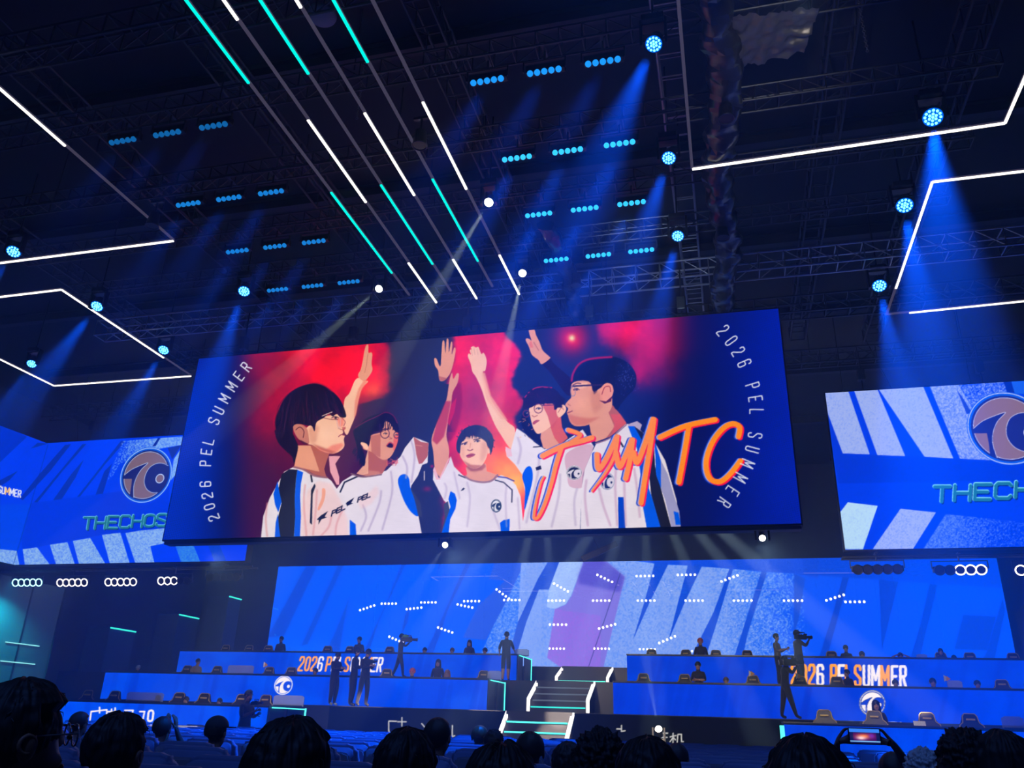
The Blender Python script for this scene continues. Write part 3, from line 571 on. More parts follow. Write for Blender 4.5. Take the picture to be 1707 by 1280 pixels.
    cv.poly([(60, 250), (120, 232), (180, 240), (270, 280), (330, 300), (340, 420), (280, 490), (190, 540), (120, 556), (70, 550), (42, 520), (30, 480), (20, 460), (30, 430), (10, 405), (30, 375), (52, 350), (50, 300)], SK, smooth=True, n=4)
    cv.poly([(30, 470), (42, 520), (80, 552), (150, 550), (260, 490), (180, 500), (100, 490)], (200, 96, 66), .6, blur=1.5); cv.poly([(65, 250), (170, 245), (160, 280), (70, 300)], SKL, .7, blur=1)
    hair([(50, 250), (60, 190), (100, 120), (160, 85), (250, 70), (340, 62), (420, 84), (480, 130), (515, 200), (505, 280), (455, 340), (405, 400), (378, 440), (350, 400), (350, 290), (310, 255), (280, 270), (250, 290), (210, 310), (190, 250), (150, 232), (110, 232), (80, 238)], (12, 10, 46), (60, 40, 90), 120, 9, (-.2, .9), 10)
    cv.line([(55, 235), (66, 180), (105, 118), (165, 84), (250, 70), (340, 64)], 3, (200, 14, 60), .85, smooth=True, blur=.5)
    for k in range(60): x, y = rnd.gauss(430, 40), rnd.gauss(210, 50); cv.blob(x, y, 3, 3, (90, 110, 190), .7)
    cv.poly([(255, 380), (262, 290), (300, 250), (340, 262), (352, 310), (330, 360), (280, 392)], (236, 150, 124), smooth=True); cv.line([(270, 330), (290, 280), (325, 275), (332, 310)], 1.4, (160, 50, 44), smooth=True); cv.poly([(250, 372), (300, 380), (345, 340), (335, 380), (290, 396)], (70, 10, 30), .9)
    cv.poly([(190, 300), (260, 320), (270, 420), (220, 470), (190, 400)], SKS, .28, blur=2.5); cv.blob(130, 400, 60, 55, (250, 176, 140), .4); cv.poly([(200, 280), (240, 275), (235, 310), (215, 330)], (30, 16, 40), .6, blur=1); eye(88, 296, 18, 8, -.05); cv.line([(66, 262), (95, 250), (120, 254)], 1.6, (60, 20, 36), .8, smooth=True)
    cv.line([(60, 272), (160, 266), (275, 262)], 2.6, (46, 30, 60)); cv.line([(60, 270), (48, 300), (56, 340), (80, 330), (76, 280)], 1.3, (150, 130, 150), smooth=True); cv.line([(70, 300), (100, 292)], 1.4, (100, 30, 40)); cv.line([(24, 462), (60, 448)], 1.4, (120, 30, 40)); cv.line([(28, 398), (46, 410)], 1, SKS)
    emblem(cv, 940+308/4.265, 580+948/4.265, 12.5, 14.5, (30, 50, 100), (214, 206, 220), (26, 40, 90), (220, 220, 230), 0, .9)

    # ---- signature lettering: blue and red offset layers, orange on top
    S1 = [[(430, 662), (497, 690), (440, 730), (395, 762)], [(285, 808), (350, 775), (420, 745), (500, 725), (562, 706)], [(388, 770), (360, 860), (335, 960), (300, 1070), (265, 1145), (245, 1160), (236, 1145), (250, 1060), (275, 960), (292, 925)],
          [(590, 800), (598, 880), (640, 830), (702, 700)], [(704, 700), (690, 800), (640, 900), (562, 1005)], [(696, 790), (716, 868), (745, 820), (786, 718)], [(790, 718), (775, 830), (752, 935)], [(796, 790), (815, 845), (860, 740), (905, 602)], [(910, 604), (888, 760), (862, 920), (838, 1072)]]
    S2 = [[(192, 732), (330, 672), (488, 638)], [(346, 680), (322, 820), (294, 972)], [(612, 728), (618, 680), (585, 660), (535, 680), (480, 745), (445, 830), (440, 900), (462, 955), (515, 968), (570, 925), (622, 858)]]
    for (ox, oy, z, S, k) in ((820, 520, 3.369, S1, 1), (1040, 500, 3.2, S2, 1)):
        for dx, dy, c_, wd in ((-3.6, .6, (20, 60, 190), 9.6), (-1.9, .0, (150, 160, 230), 8.5), (2.2, 1.6, (246, 16, 66), 9.6), (0, 0, (252, 138, 18), 8.6)):
            cv.frame(ox+dx, oy+dy, z)
            for i, s_ in enumerate(S):
                tp = (.9, .35) if (S is S1 and i in (0, 2, 4)) else None
                cv.line(s_, wd, c_, 1, smooth=True, taper=tp)
    # ---- lettering on both ends
    cv.frame()
    L = [('2', 270, 1132), ('0', 247, 1076), ('2', 236, 1018), ('6', 226, 958), ('P', 226, 850), ('E', 231, 790), ('L', 241, 736), ('S', 270, 630), ('U', 295, 575), ('M', 325, 512), ('M', 362, 450), ('E', 400, 396), ('R', 438, 348)]
    def run(L, ox, oy, z, hh, ww, wid):
        P = np.array([(ox+a/z, oy+b/z) for _, a, b in L])
        for i, (ch, _, _) in enumerate(L):
            d = P[min(i+1, len(P)-1)]-P[max(i-1, 0)]; glyph_at(cv, ch, P[i][0], P[i][1], math.atan2(d[1], d[0]), ww*(1.3 if ch == 'M' else 1), hh, wid, (214, 222, 244))
    run(L, 270, 500, 3.122, 17.5, 7.4, 2.0)
    Rr = [('2', 528, 162), ('0', 573, 217), ('2', 610, 275), ('6', 643, 337), ('P', 687, 458), ('E', 702, 527), ('L', 708, 595), ('S', 700, 722), ('U', 685, 797), ('M', 660, 873), ('M', 622, 948), ('E', 580, 1018), ('R', 535, 1080)]
    run(Rr, 1040, 500, 3.2, 22.5, 6.8, 1.8)
    cv.a *= (1+.10*(F2[..., None]-.5))*(.97+.03*np.sin(YY*2.6))[..., None]
    return cv

def speck(cv, P, col, base, seed, al=1., lo=.3, hi=.7, fade=None):
    """letter shape broken up by fine print grain; fade = (axis x0, x1) going to base"""
    Q = cv.T(P); r = cv.mask(Q)
    if not r: return
    m, j0, i0 = r; g = np.random.default_rng(seed).random(m.shape); g = np.clip((boxblur(g, 1)-.5)*3+.5, 0, 1)
    a = np.full(m.shape, al)
    if fade:
        x = cv.x0+(i0+np.arange(m.shape[1]))/cv.k; a = a*np.interp(x, fade[0], fade[1])[None]
    cv.put(m*np.clip(a*1.1-(g-.35)*(1-a*.75)*1.3, 0, 1), j0, i0, col, 1.)
def paint_back():
    cv = Canvas(432, 918, 1706, 1126, 1.3, (0, 84, 250)); X, Y = cv.xy(); XX, YY = np.meshgrid(X, Y); sig = lambda v: 1/(1+np.exp(-v))
    cv.field(sig((XX-1330)/60), (0, 76, 250)); cv.field(np.exp(-((YY-1120)/40)**2)*sig((800-XX)/80), (0, 104, 255), .7)
    D = (14, 62, 200)
    cv.frame(420, 880, 3.556)
    for P in ([(318, 228), (385, 228), (190, 640), (90, 650)], [(508, 225), (542, 222), (330, 690), (290, 700)], [(580, 400), (548, 560), (520, 730), (440, 730), (500, 600)], [(885, 215), (912, 215), (760, 540), (690, 740), (660, 740), (800, 430)],
              [(940, 450), (925, 560), (880, 640), (905, 520)], [(1268, 205), (1302, 205), (1165, 480), (1120, 620), (1060, 780), (1010, 780), (1130, 520)], [(740, 215), (752, 215), (735, 270)], [(1110, 210), (1122, 210), (1090, 290)]): cv.poly(P, D, .75)
    speck(cv, [(1600, 195), (1715, 195), (1715, 900), (1290, 900), (1440, 560), (1500, 420)], (112, 152, 240), None, 1, .62)
    cv.poly([(1440, 200), (1618, 200), (1510, 430), (1385, 665), (1250, 650), (1340, 460), (1500, 312), (1405, 305)], (36, 84, 224))
    cv.frame(880, 880, 3.556)
    speck(cv, [(-40, 190), (560, 185), (760, 212), (830, 218), (950, 222), (1200, 242), (1400, 262), (1580, 270), (1640, 300), (1640, 900), (-110, 900), (-60, 560)], (122, 158, 244), None, 2, .95, fade=([880, 1180, 1250, 1310, 1341], [.95, .95, .7, .4, .0]))
    cv.poly([(125, 190), (190, 190), (125, 365), (65, 365), (-10, 560), (-70, 760), (-110, 860), (-140, 860), (-60, 560), (60, 300)], (34, 78, 210))
    speck(cv, [(190, 190), (335, 190), (255, 400), (225, 450), (160, 480), (110, 470), (125, 365)], (150, 184, 250), None, 3, .9)
    cv.poly([(335, 190), (455, 190), (575, 290), (430, 900), (300, 900), (115, 770), (160, 480), (225, 455), (260, 400)], (118, 112, 222)); cv.poly([(335, 190), (455, 190), (575, 290), (545, 380), (300, 330), (300, 280)], (74, 72, 196), .8, blur=3)
    speck(cv, [(160, 480), (430, 520), (430, 900), (300, 900), (115, 770)], (140, 100, 226), None, 4, .6)
    cv.line([(548, 268), (350, 850)], .9, (40, 50, 130))
    G = (14, 72, 216)
    for P in ([(752, 205), (835, 205), (830, 218), (722, 440), (660, 580), (622, 665), (690, 440), (720, 330)], [(950, 215), (1032, 225), (930, 440), (862, 600), (833, 668), (880, 480)], [(1195, 240), (1216, 245), (1120, 560), (1050, 780), (960, 780), (1100, 500)], [(1385, 255), (1417, 262), (1305, 620), (1265, 800), (1212, 800), (1300, 520)], [(1578, 270), (1645, 300), (1605, 540), (1575, 640)]): cv.poly(P, G)
    cv.poly([(560, 170), (1720, 170), (1720, 300), (1580, 270), (1216, 243), (1032, 228), (752, 210)], (12, 70, 222), .9)
    cv.frame(1340, 880, 4.651)
    cv.poly([(-20, 200), (1500, 200), (1540, 465), (730, 412), (0, 365)], (0, 64, 216), .8)
    for P in ([(300, 380), (352, 384), (285, 620), (180, 1010), (115, 1010), (230, 640)], [(580, 400), (735, 415), (690, 600), (603, 960), (595, 700)], [(975, 430), (1038, 440), (1000, 600), (890, 1040), (815, 1040), (900, 760)], [(1235, 672), (1492, 685), (1420, 950), (1165, 940)], [(1540, 540), (1562, 640), (1475, 1040), (1375, 1040), (1420, 950)]): cv.poly(P, (0, 60, 206))
    for a, b in (((1180, 0), (1140, 0)), ): pass
    return cv
def chrome_text(cv, x, y, wd, ht, step, slant, rise, k):
    for dx, dy, c_, w_ in ((1.5, 1.8, (0, 18, 90), 5.2), (-.5, -.7, (120, 214, 226), 6.6), (0, .2, (22, 110, 130), 5.2)):
        text(cv, 'THECHOSEN', x+dx*k, y+dy*k, wd, ht, step, w_*k, [c_], slant, rise)
def paint_left():
    cv = Canvas(-300, 560, 416, 950, 1.5, (0, 56, 236)); X, Y = cv.xy(); XX, YY = np.meshgrid(X, Y); sig = lambda v: 1/(1+np.exp(-v))
    cv.frame(0, 690, 3.97); Dk = (4, 34, 150)
    cv.poly([(-1200, -540), (-60, 30), (180, 150), (0, 320), (-60, 360), (-1200, 900)], (0, 40, 190))
    for i in range(5): cv.poly([(-260-i*190, -160-i*95), (-170-i*190, -110-i*90), (-330-i*190, 330), (-420-i*190, 330)], Dk, .7)
    for P in ([(430, 205), (470, 200), (330, 380), (200, 520), (150, 570), (130, 560), (260, 400)], [(545, 200), (572, 198), (420, 370), (248, 585), (225, 585)], [(800, 178), (832, 176), (690, 340), (530, 545), (508, 552)], [(555, 300), (500, 420), (408, 565), (350, 572), (470, 400)], [(250, 190), (320, 195), (200, 230), (130, 290)], [(120, 375), (60, 440), (0, 480), (-60, 520), (-60, 470)], [(690, 380), (740, 330), (680, 530), (630, 540)]): cv.poly(P, Dk, .8)
    cv.poly([(200, 590), (760, 515), (1120, 460), (1120, 760), (680, 800), (330, 865), (150, 900), (140, 830)], (0, 48, 216), .9)
    cv.poly([(-60, 600), (205, 595), (120, 910), (-60, 895)], (0, 70, 228), .6)
    speck(cv, [(812, 178), (1215, 148), (1200, 205), (1110, 220), (1010, 240), (790, 330), (740, 420), (700, 460)], (120, 170, 238), None, 5, .85, fade=([170, 215, 260], [.0, .6, .95]))
    cv.poly([(1045, 160), (1062, 158), (1030, 212), (1008, 214)], (10, 40, 150)); cv.poly([(1110, 225), (1200, 205), (1140, 300)], (10, 40, 150)); speck(cv, [(1200, 225), (1150, 300), (1130, 440), (1180, 380)], (120, 170, 238), None, 6, .9)
    emblem(cv, 966/3.97, 690+405/3.97, 43, 46.5, (8, 84, 214), (22, 30, 100), (112, 92, 104), (176, 206, 255), -.18, 1.1)
    chrome_text(cv, 137.5, 690+686/3.97, 16.5, 19.5, 20.5, 3, -.045, .62)
    P_ = (132, 176, 232)
    for i, P in enumerate(([(150, 895), (245, 883), (332, 1000), (165, 1000)], [(330, 865), (446, 848), (497, 1000), (372, 1000)], [(482, 840), (597, 820), (702, 1000), (525, 1000)], [(675, 800), (796, 785), (862, 1000), (730, 1000)], [(830, 788), (920, 772), (1100, 755), (1115, 850), (995, 875), (1025, 1000), (900, 1000)], [(-60, 890), (110, 905), (128, 1000), (-60, 1000)], [(-300, 800), (-110, 870), (-110, 990), (-300, 960)], [(-620, 700), (-380, 780), (-380, 940), (-620, 880)])): speck(cv, P, P_, None, 20+i, .85)
    for i, P in enumerate(([(1150, 840), (1265, 832), (1335, 1000), (1205, 1000)],)): speck(cv, P, (50, 130, 225), None, 30+i, .8)
    cv.poly([(1360, 830), (1435, 826), (1510, 1000), (1430, 1000)], (0, 60, 190), .8)
    text(cv, '2026 PEL', -62, 690+420/3.97, 4.2, 11, 6.6, 1.7, [(244, 190, 90), (230, 236, 250)], 1, .22)
    text(cv, 'SUMMER', -3, 690+478/3.97, 4.2, 11, [0, 6.2, 12, 19.4, 27, 33], 1.7, [(230, 236, 250), (230, 236, 250), (244, 190, 90), (230, 236, 250)], 1, .22)
    cv.frame(); cv.line([(80, 741), (50, 845), (22, 942)], .8, (0, 30, 130), .7)
    return cv
def paint_right():
    cv = Canvas(1368, 560, 2240, 930, 1.4, (0, 56, 226)); X, Y = cv.xy(); XX, YY = np.meshgrid(X, Y)
    cv.frame(1350, 620, 3.555); L_ = (146, 168, 236)
    cv.poly([(90, 200), (195, 482), (1400, 540), (1400, 640), (170, 660)], (0, 48, 204), .7)
    for i, (P, a) in enumerate((([(85, 100), (220, 90), (355, 488), (195, 482), (90, 200)], .97), ([(255, 90), (395, 90), (565, 498), (400, 492)], .98), ([(400, 90), (665, 70), (850, 512), (680, 502)], .98), ([(705, 70), (872, 60), (1140, 525), (890, 514)], .8), ([(872, 60), (1150, 50), (1210, 130), (960, 220)], .5))): speck(cv, P, L_, None, 40+i, a)
    cv.poly([(1145, 50), (1190, 40), (1215, 130), (1175, 140)], (0, 40, 170)); cv.poly([(870, 105), (905, 150), (960, 240), (930, 250)], (0, 40, 170), .8); cv.poly([(1190, 40), (3000, -260), (3000, 110), (1215, 130)], (20, 90, 226))
    for i in range(6): speck(cv, [(1560+i*250, -60-i*22), (1690+i*250, -70-i*22), (1850+i*250, 500), (1720+i*250, 500)], (90, 130, 236), None, 70+i, .6); speck(cv, [(1620+i*260, 880), (1800+i*260, 890), (1720+i*260, 1090), (1540+i*260, 1090)], (90, 130, 236), None, 80+i, .5)
    emblem(cv, 1350+1170/3.555, 620+335/3.555, 67, 61, (8, 84, 220), (22, 34, 120), (124, 100, 116), (190, 200, 240), .1, 1.3)
    chrome_text(cv, 1350+735/3.555, 620+680/3.555, 26, 25, 34, 1.5, -.055, 1.0)
    speck(cv, [(225, 772), (402, 793), (315, 1050), (208, 1050), (180, 830)], (168, 206, 240), None, 50, 1.); speck(cv, [(537, 810), (747, 832), (610, 1050), (372, 1050)], L_, None, 51, .95)
    speck(cv, [(805, 842), (1000, 862), (1400, 905), (1400, 1050), (665, 1060)], (90, 130, 236), None, 52, .8, fade=([1580, 1640, 1690], [.85, .5, .15]))
    return cv
OR, WT = (250, 160, 40), (236, 230, 240)
def panel(x0, y0, x1, y1, col, col2, seed, k=1.4):
    cv = Canvas(x0, y0, x1, y1, k, col); X, Y = cv.xy(); F = fractal(cv.h, cv.w, seed, 12, 3); XX, YY = np.meshgrid(X, Y)
    cv.field(np.clip((F-.45)*3, 0, 1), col2, .5)
    r = random.Random(seed)
    for i in range(int((x1-x0)/26)):
        x = x0+r.uniform(0, 1)*(x1-x0); cv.frame(); cv.poly([(x, y0-5), (x+r.uniform(4, 12), y0-5), (x-r.uniform(4, 14), y1+5), (x-r.uniform(16, 24), y1+5)], (0, 40, 190), .22)
    return cv
def paint_row3_left():
    cv = panel(288, 1080, 870, 1142, (0, 62, 214), (0, 84, 236), 61)
    text(cv, '2026 PEL SUMMER', 497, 1095, 6.3, 22.5, [0, 10.5, 21, 31.5, 40, 45.5, 56, 66, 72, 76, 87, 97.5, 109.5, 121, 131], 3.1, [OR, OR, OR, WT, WT, OR, WT, WT, WT, OR, WT, WT, OR, WT, WT], 4.5, .012); return cv
def paint_row3_right():
    cv = panel(1038, 1086, 1716, 1160, (0, 54, 204), (0, 66, 226), 62)
    text(cv, '2026 PEL SUMMER', 1320, 1108, 8.6, 33, [0, 15, 29, 43, 54, 65.5, 78.5, 90.5, 99, 105.5, 120, 134, 149.5, 167, 181], 4.6, [OR, OR, OR, WT, WT, OR, WT, OR, WT, OR, WT, WT, OR, WT, WT], 0, .016); return cv
def paint_row2_left():
    cv = panel(168, 1114, 822, 1192, (0, 64, 222), (0, 88, 244), 63)
    emblem(cv, 472.5, 1142, 15.2, 16, (232, 232, 240), (20, 70, 220), (236, 232, 240), (236, 232, 240), -.1, .6); return cv
def paint_row2_right():
    cv = panel(1014, 1132, 1716, 1224, (0, 54, 212), (0, 66, 230), 64)
    emblem(cv, 1454, 1172, 22, 22, (236, 236, 244), (20, 60, 200), (238, 234, 240), (40, 50, 90), 0, .9)
    text(cv, 'THECHOSEN', 1415, 1203, 7, 7, 9.9, 2.8, [WT], 0, .02); return cv
def paint_row1_left():
    cv = panel(-10, 1158, 456, 1236, (0, 70, 232), (0, 92, 250), 65)
    cv.frame()
    for P in ([(152, 1186), (178, 1183), (178, 1196)], [(152, 1186), (150, 1200)], [(166, 1179), (166, 1188)], [(186, 1182), (186, 1196)], [(180, 1186), (194, 1186)], [(192, 1180), (192, 1196), (200, 1196)], [(208, 1184), (222, 1184), (216, 1200)]): cv.line(P, 2.6, WT)
    text(cv, '0', 246, 1184, 8, 18, 10, 3.4, [WT], 2); cv.line([(233, 1186), (241, 1186), (238, 1200)], 2.6, WT); return cv
def paint_row1_right():
    cv = panel(1300, 1200, 1720, 1290, (0, 58, 214), (0, 72, 232), 66)
    cv.frame(); cv.line([(1702, 1236), (1702, 1262)], 9, WT); cv.line([(1690, 1250), (1714, 1250)], 5, WT); return cv
def paint_fascia():
    cv = Canvas(440, 1176, 1320, 1262, 1.4, (14, 16, 22)); cv.frame(); W_ = (226, 232, 236)
    for P in ([(648, 1216), (648, 1202), (661, 1202)], [(670, 1196), (670, 1210)], [(663, 1203), (677, 1203)], [(648, 1216), (650, 1232), (662, 1232)], [(703, 1206), (709, 1213)], [(754, 1209), (754, 1228), (758, 1226)], [(1036, 1209), (1036, 1219), (1042, 1218)], [(1028, 1215), (1036, 1215)],
              [(1103, 1222), (1113, 1222)], [(1100, 1229), (1112, 1229)], [(1107, 1222), (1107, 1238), (1103, 1238)], [(1117, 1228), (1127, 1226)], [(1122, 1222), (1122, 1238)], [(1122, 1229), (1117, 1236)], [(1122, 1229), (1126, 1233)], [(1129, 1237), (1130, 1224), (1136, 1224), (1136, 1236), (1139, 1236)]): cv.line(P, 2.1, W_)
    return cv
# ---------------------------------------------------------------- LED walls
ZT2 = 11.34; ZTY = 12.0      # heights of the two truss layers
def led_material(name, strength, gloss=0.0, rough=0.03):
    m = bpy.data.materials.new(name); m.use_nodes = True; nt = m.node_tree; nt.nodes.clear()
    at = nt.nodes.new('ShaderNodeAttribute'); at.attribute_name = 'picture'; em = nt.nodes.new('ShaderNodeEmission'); em.inputs[1].default_value = strength
    out = nt.nodes.new('ShaderNodeOutputMaterial'); nt.links.new(at.outputs['Color'], em.inputs[0])
    last = em
    if gloss:
        g = nt.nodes.new('ShaderNodeBsdfGlossy'); g.inputs['Color'].default_value = (gloss, gloss, gloss, 1); g.inputs['Roughness'].default_value = rough
        a = nt.nodes.new('ShaderNodeAddShader'); nt.links.new(em.outputs[0], a.inputs[0]); nt.links.new(g.outputs[0], a.inputs[1]); last = a
    nt.links.new(last.outputs[0], out.inputs[0]); m.cycles.emission_sampling = 'NONE'
    return m
def led_grid(name, surf, nu, nv, cv, m, parent=None):
    """surf(u, v) -> arrays x, y, z; the picture cv is sampled where each LED sits"""
    U, V = np.meshgrid(np.linspace(0, 1, nu), np.linspace(0, 1, nv)); P = np.stack(surf(U, V), -1).reshape(-1, 3).astype(float)
    d = P-np.array(EYE); zc = d@np.array(FWD); px = CX+FPX*(d@np.array(RGT))/zc; py = CY-FPX*(d@np.array(UPV))/zc
    fx = np.clip((px-cv.x0)*cv.k-.5, 0, cv.w-1.001); fy = np.clip((py-cv.y0)*cv.k-.5, 0, cv.h-1.001)
    x0 = fx.astype(int); y0 = fy.astype(int); fx = (fx-x0)[:, None]; fy = (fy-y0)[:, None]; A = cv.a
    col = (A[y0, x0]*(1-fx)+A[y0, x0+1]*fx)*(1-fy)+(A[y0+1, x0]*(1-fx)+A[y0+1, x0+1]*fx)*fy
    col = lin(np.clip(col, 0, 255))
    me = bpy.data.meshes.new(name); nf = (nu-1)*(nv-1)
    me.vertices.add(nu*nv); me.vertices.foreach_set('co', P.ravel())
    i = np.arange(nf); r = i//(nu-1); c = i % (nu-1); v0 = r*nu+c
    idx = np.stack([v0, v0+1, v0+1+nu, v0+nu], 1).ravel()
    me.loops.add(nf*4); me.loops.foreach_set('vertex_index', idx.astype(np.int32)); me.polygons.add(nf)
    me.polygons.foreach_set('loop_start', (i*4).astype(np.int32)); me.polygons.foreach_set('loop_total', np.full(nf, 4, np.int32)); me.update(); me.validate()
    ca = me.color_attributes.new('picture', 'FLOAT_COLOR', 'POINT'); ca.data.foreach_set('color', np.concatenate([col, np.ones((len(col), 1))], 1).astype(np.float32).ravel())
    me.materials.append(m); o = bpy.data.objects.new(name, me); C.objects.link(o); o.parent = parent
    return o
def flat(Xa, Xb, Za, Zb, Y): return lambda u, v: (Xa+(Xb-Xa)*u, np.full_like(u, Y), Za+(Zb-Za)*v)
LED_MAIN = led_material('led_picture', 1.14); LED_BACK = led_material('led_back_picture', 1.30, 0.07, 0.012); LED_SIDE = led_material('led_side_picture', 1.25); LED_DESK = led_material('led_desk_picture', 1.25)
M_CAB = mat('led_cabinet', (0.02, 0.021, 0.026), 0.5, 0.2)

def hangers(parent, xs, Y, z0, z1, Yt=None):
    for x in xs:
        bm = NB(); tube(bm, (x, Y, z0), (x, Y, z1), .018, 6); box(bm, (x, Y, z0+.03), (.3, .1, .08)); box(bm, (x, Y, z1-.12), (.16, .16, .3), bev=.02); build('hoist', bm, M_STEEL, parent)

t = thing('led_wall', 'huge hanging LED wall with five players raising their arms against red smoke', 'screen', (-5.7, 16.5, 5.03))
off = Matrix.Translation((5.7, -16.5, -5.03))
def under(parent, o):
    """keep world placement of a part below its thing"""
    o.parent = parent; o.matrix_parent_inverse = Matrix.Translation(-Vector(parent.location)); return o
def wall_at(Xa, Xb, Za, Zb, Y, cv, nu, nv, m, t, hz_=True, depth=.2):
    under(t, led_grid('display', flat(Xa, Xb, Za, Zb, Y), nu, nv, cv, m))
    bm = NB(); box(bm, ((Xa+Xb)/2, Y+depth/2+.012, (Za+Zb)/2), (Xb-Xa+.06, depth, Zb-Za+.06))
    n = int((Xb-Xa)/1.0)
    for i in range(n+1): box(bm, (Xa+(Xb-Xa)*i/n, Y+depth+.05, (Za+Zb)/2), (.05, .1, Zb-Za))
    under(t, build('cabinet', bm, M_CAB))
wall_at(-12.86, 1.45, 5.03, 9.73, 16.43, paint_main(), 1150, 345, LED_MAIN, t)
bm = NB()
for k in range(13): tube(bm, (-12.5+k*1.13, 16.62, 4.99), (-12.2+k*1.13, 16.62, 4.97), .02, 6)
box(bm, (-5.7, 16.6, 4.96), (14.3, .24, .06)); under(t, build('bottom_rail', bm, M_STEEL))
for x in (-11.8, -8.7, -5.7, -2.7, -.6):
    bm = NB(); tube(bm, (x, 16.72, 9.7), (x, 16.72, 11.1), .02, 6); box(bm, (x, 16.72, 10.2), (.2, .2, .34), bev=.03); under(t, build('hoist', bm, M_STEEL))

t = thing('led_wall', 'long low LED back wall behind the desks with slanted lettering and a purple shape', 'screen', (-5.7, 37.3, 3.53))
wall_at(-22.05, 10.72, 3.52, 8.3, 37.3, paint_back(), 1240, 200, LED_BACK, t)

t = thing('led_wall', 'right hanging LED wall with pale slanted bars, round badge and teal lettering', 'screen', (7.3, 22.4, 5.67))
wall_at(2.97, 11.5, 5.67, 10.02, 22.33, paint_right(), 560, 290, LED_SIDE, t)
for x in (4, 7, 10):
    bm = NB(); tube(bm, (x, 22.6, 10.0), (x, 22.6, 11.3), .02, 6); box(bm, (x, 22.6, 10.6), (.2, .2, .34), bev=.03); under(t, build('hoist', bm, M_STEEL))

t = thing('led_wall', 'left hanging LED wall half hidden by the big one, bent forward at its left end', 'screen', (-18.7, 22.4, 5.67))
cvl = paint_left()
wall_at(-23.05, -14.39, 5.67, 9.95, 22.33, cvl, 640, 300, LED_SIDE, t)
q = (atZ(0, 937, 5.67)+atZ(0, 707.6, 9.95))/2; wd_ = Vector((q.x+23.05, q.y-22.33, 0)).normalized()
W2 = Vector((-23.05, 22.33, 0))+wd_*4.2
under(t, led_grid('side_display', lambda u, v: (W2.x+(-23.05-W2.x)*u, W2.y+(22.33-W2.y)*u, 5.67+4.28*v), 200, 200, cvl, LED_SIDE))
bm = NB(); nrm = Vector((wd_.y, -wd_.x, 0)); nrm = nrm if nrm.x < 0 else -nrm
prism(bm, [(0, 5.66), (1, 5.66), (1, 9.97), (0, 9.97)], lambda u, v: Vector((-23.05, 22.33, 0)).lerp(W2, u)+Vector((0, 0, v))+nrm*.015, lambda u, v: Vector((-23.05, 22.33, 0)).lerp(W2, u)+Vector((0, 0, v))+nrm*.2)
under(t, build('side_cabinet', bm, M_CAB))
for x in (-21.5, -18.5, -15.5):
    bm = NB(); tube(bm, (x, 22.6, 9.9), (x, 22.6, 11.3), .02, 6); box(bm, (x, 22.6, 10.6), (.2, .2, .34), bev=.03); under(t, build('hoist', bm, M_STEEL))

# ---------------------------------------------------------------- stage levels
M_TEAL = emat('led_strip_teal', (0.03, .62, .58), 1.6); M_TEALB = emat('led_strip_teal_bright', (.08, .85, .72), 1.9); M_WHT = emat('led_strip_white', (.95, .97, 1.0), 1.6); M_CYAN = emat('led_tube_cyan', (0.0, .85, .72), 1.3)
M_WTUBE = emat('led_tube_white', (1, .98, .88), 2.4); M_DIMGREY = emat('led_strip_dim', (.10, .13, .17), 1.0)
bm = NB(); box(bm, (-6, 31.85, .825), (41.8, 12.5, 1.65)); st('stage_floor_low', bm, M_DECK)
bm = NB(); box(bm, (-6, 33.85, 2.185), (41.8, 8.5, 1.07)); st('stage_floor_middle', bm, M_DECK)
bm = NB(); box(bm, (-6, 35.95, 3.11), (41.8, 3.5, .78)); st('stage_floor_high', bm, M_DECK)
for a, b in ((-20.0, -12.2), (-.0, 14.2)):
    bm = NB(); box(bm, ((a+b)/2 if a > -10 else -19.4, 22.9, .275), (b-a if a > -10 else 14.4, 3.6, .55)); st('stage_floor_front', bm, M_DECK)
o = led_grid('stage_fascia', flat(-12.6, 3.2, .05, 1.63, 25.585), 900, 90, paint_fascia(), led_material('fascia_print_glow', .75)); o['kind'] = 'structure'  # fascia and its lettering glow by themselves
# structure wall of the left side with lit recess strips
def slab(x, y, w_, z, strip=True, lab='', zt=None):
    t = thing('wall_pillar', lab, 'pillar', (x, y+w_/2, 0), 0, 'pillars along the left side')
    bm = NB(); box(bm, (-.55, 0, z/2), (1.1, w_, z)); build('column', bm, mat('pillar_blue_grey', (.03, .05, .10), .55, bump=.15, bscale=5), t)
    bm = NB(); box(bm, (.02, 0, z-.03), (.05, w_, .06)); build('light_strip', bm, M_TEAL, t)
    return t
slab(-25.2, 30.0, 1.6, 4.52, lab='shortest dark pillar with a teal light strip on top, nearest the left corner')
slab(-24.2, 33.0, 1.5, 5.43, lab='dark pillar with teal top strip, middle of the three stepped ones')
slab(-23.1, 35.0, 1.05, 6.52, lab='tallest dark pillar with a teal top strip, closest to the LED back wall')
t = thing('wall_panel', 'tall dark side panel washed in teal light with two thin light strips', 'panel', (-24.3, 24.6, 0))
bm = NB(); box(bm, (-.2, 0, 2.75), (.4, 3.0, 5.5), bev=.02); build('board', bm, mat('side_panel', (.10, .16, .2), .6, bump=.2, bscale=3), t)
bm = NB(); box(bm, (.0, -.0, 2.75), (.06, .05, 5.5)); tube(bm, (.03, 1.5, 0), (.03, 1.5, 5.5), .04, 6); build('edge_trim', bm, M_BLACK, t)
for z in (3.35, 2.73):
    bm = NB(); box(bm, (.02, .15, z), (.05, 1.5, .03)); build('light_strip', bm, emat('strip_pale', (.25, .8, .9), 1.2), t)
spot('teal_wash', (-23.3, 22.6, 5.2), (-.45, .55, -1), 900, 80, (0.0, .75, .9), .9, .1)
spot('teal_wash', (-24.0, 21.0, 5.0), (-.5, .5, -1), 500, 90, (0.0, .75, .9), .9, .1)

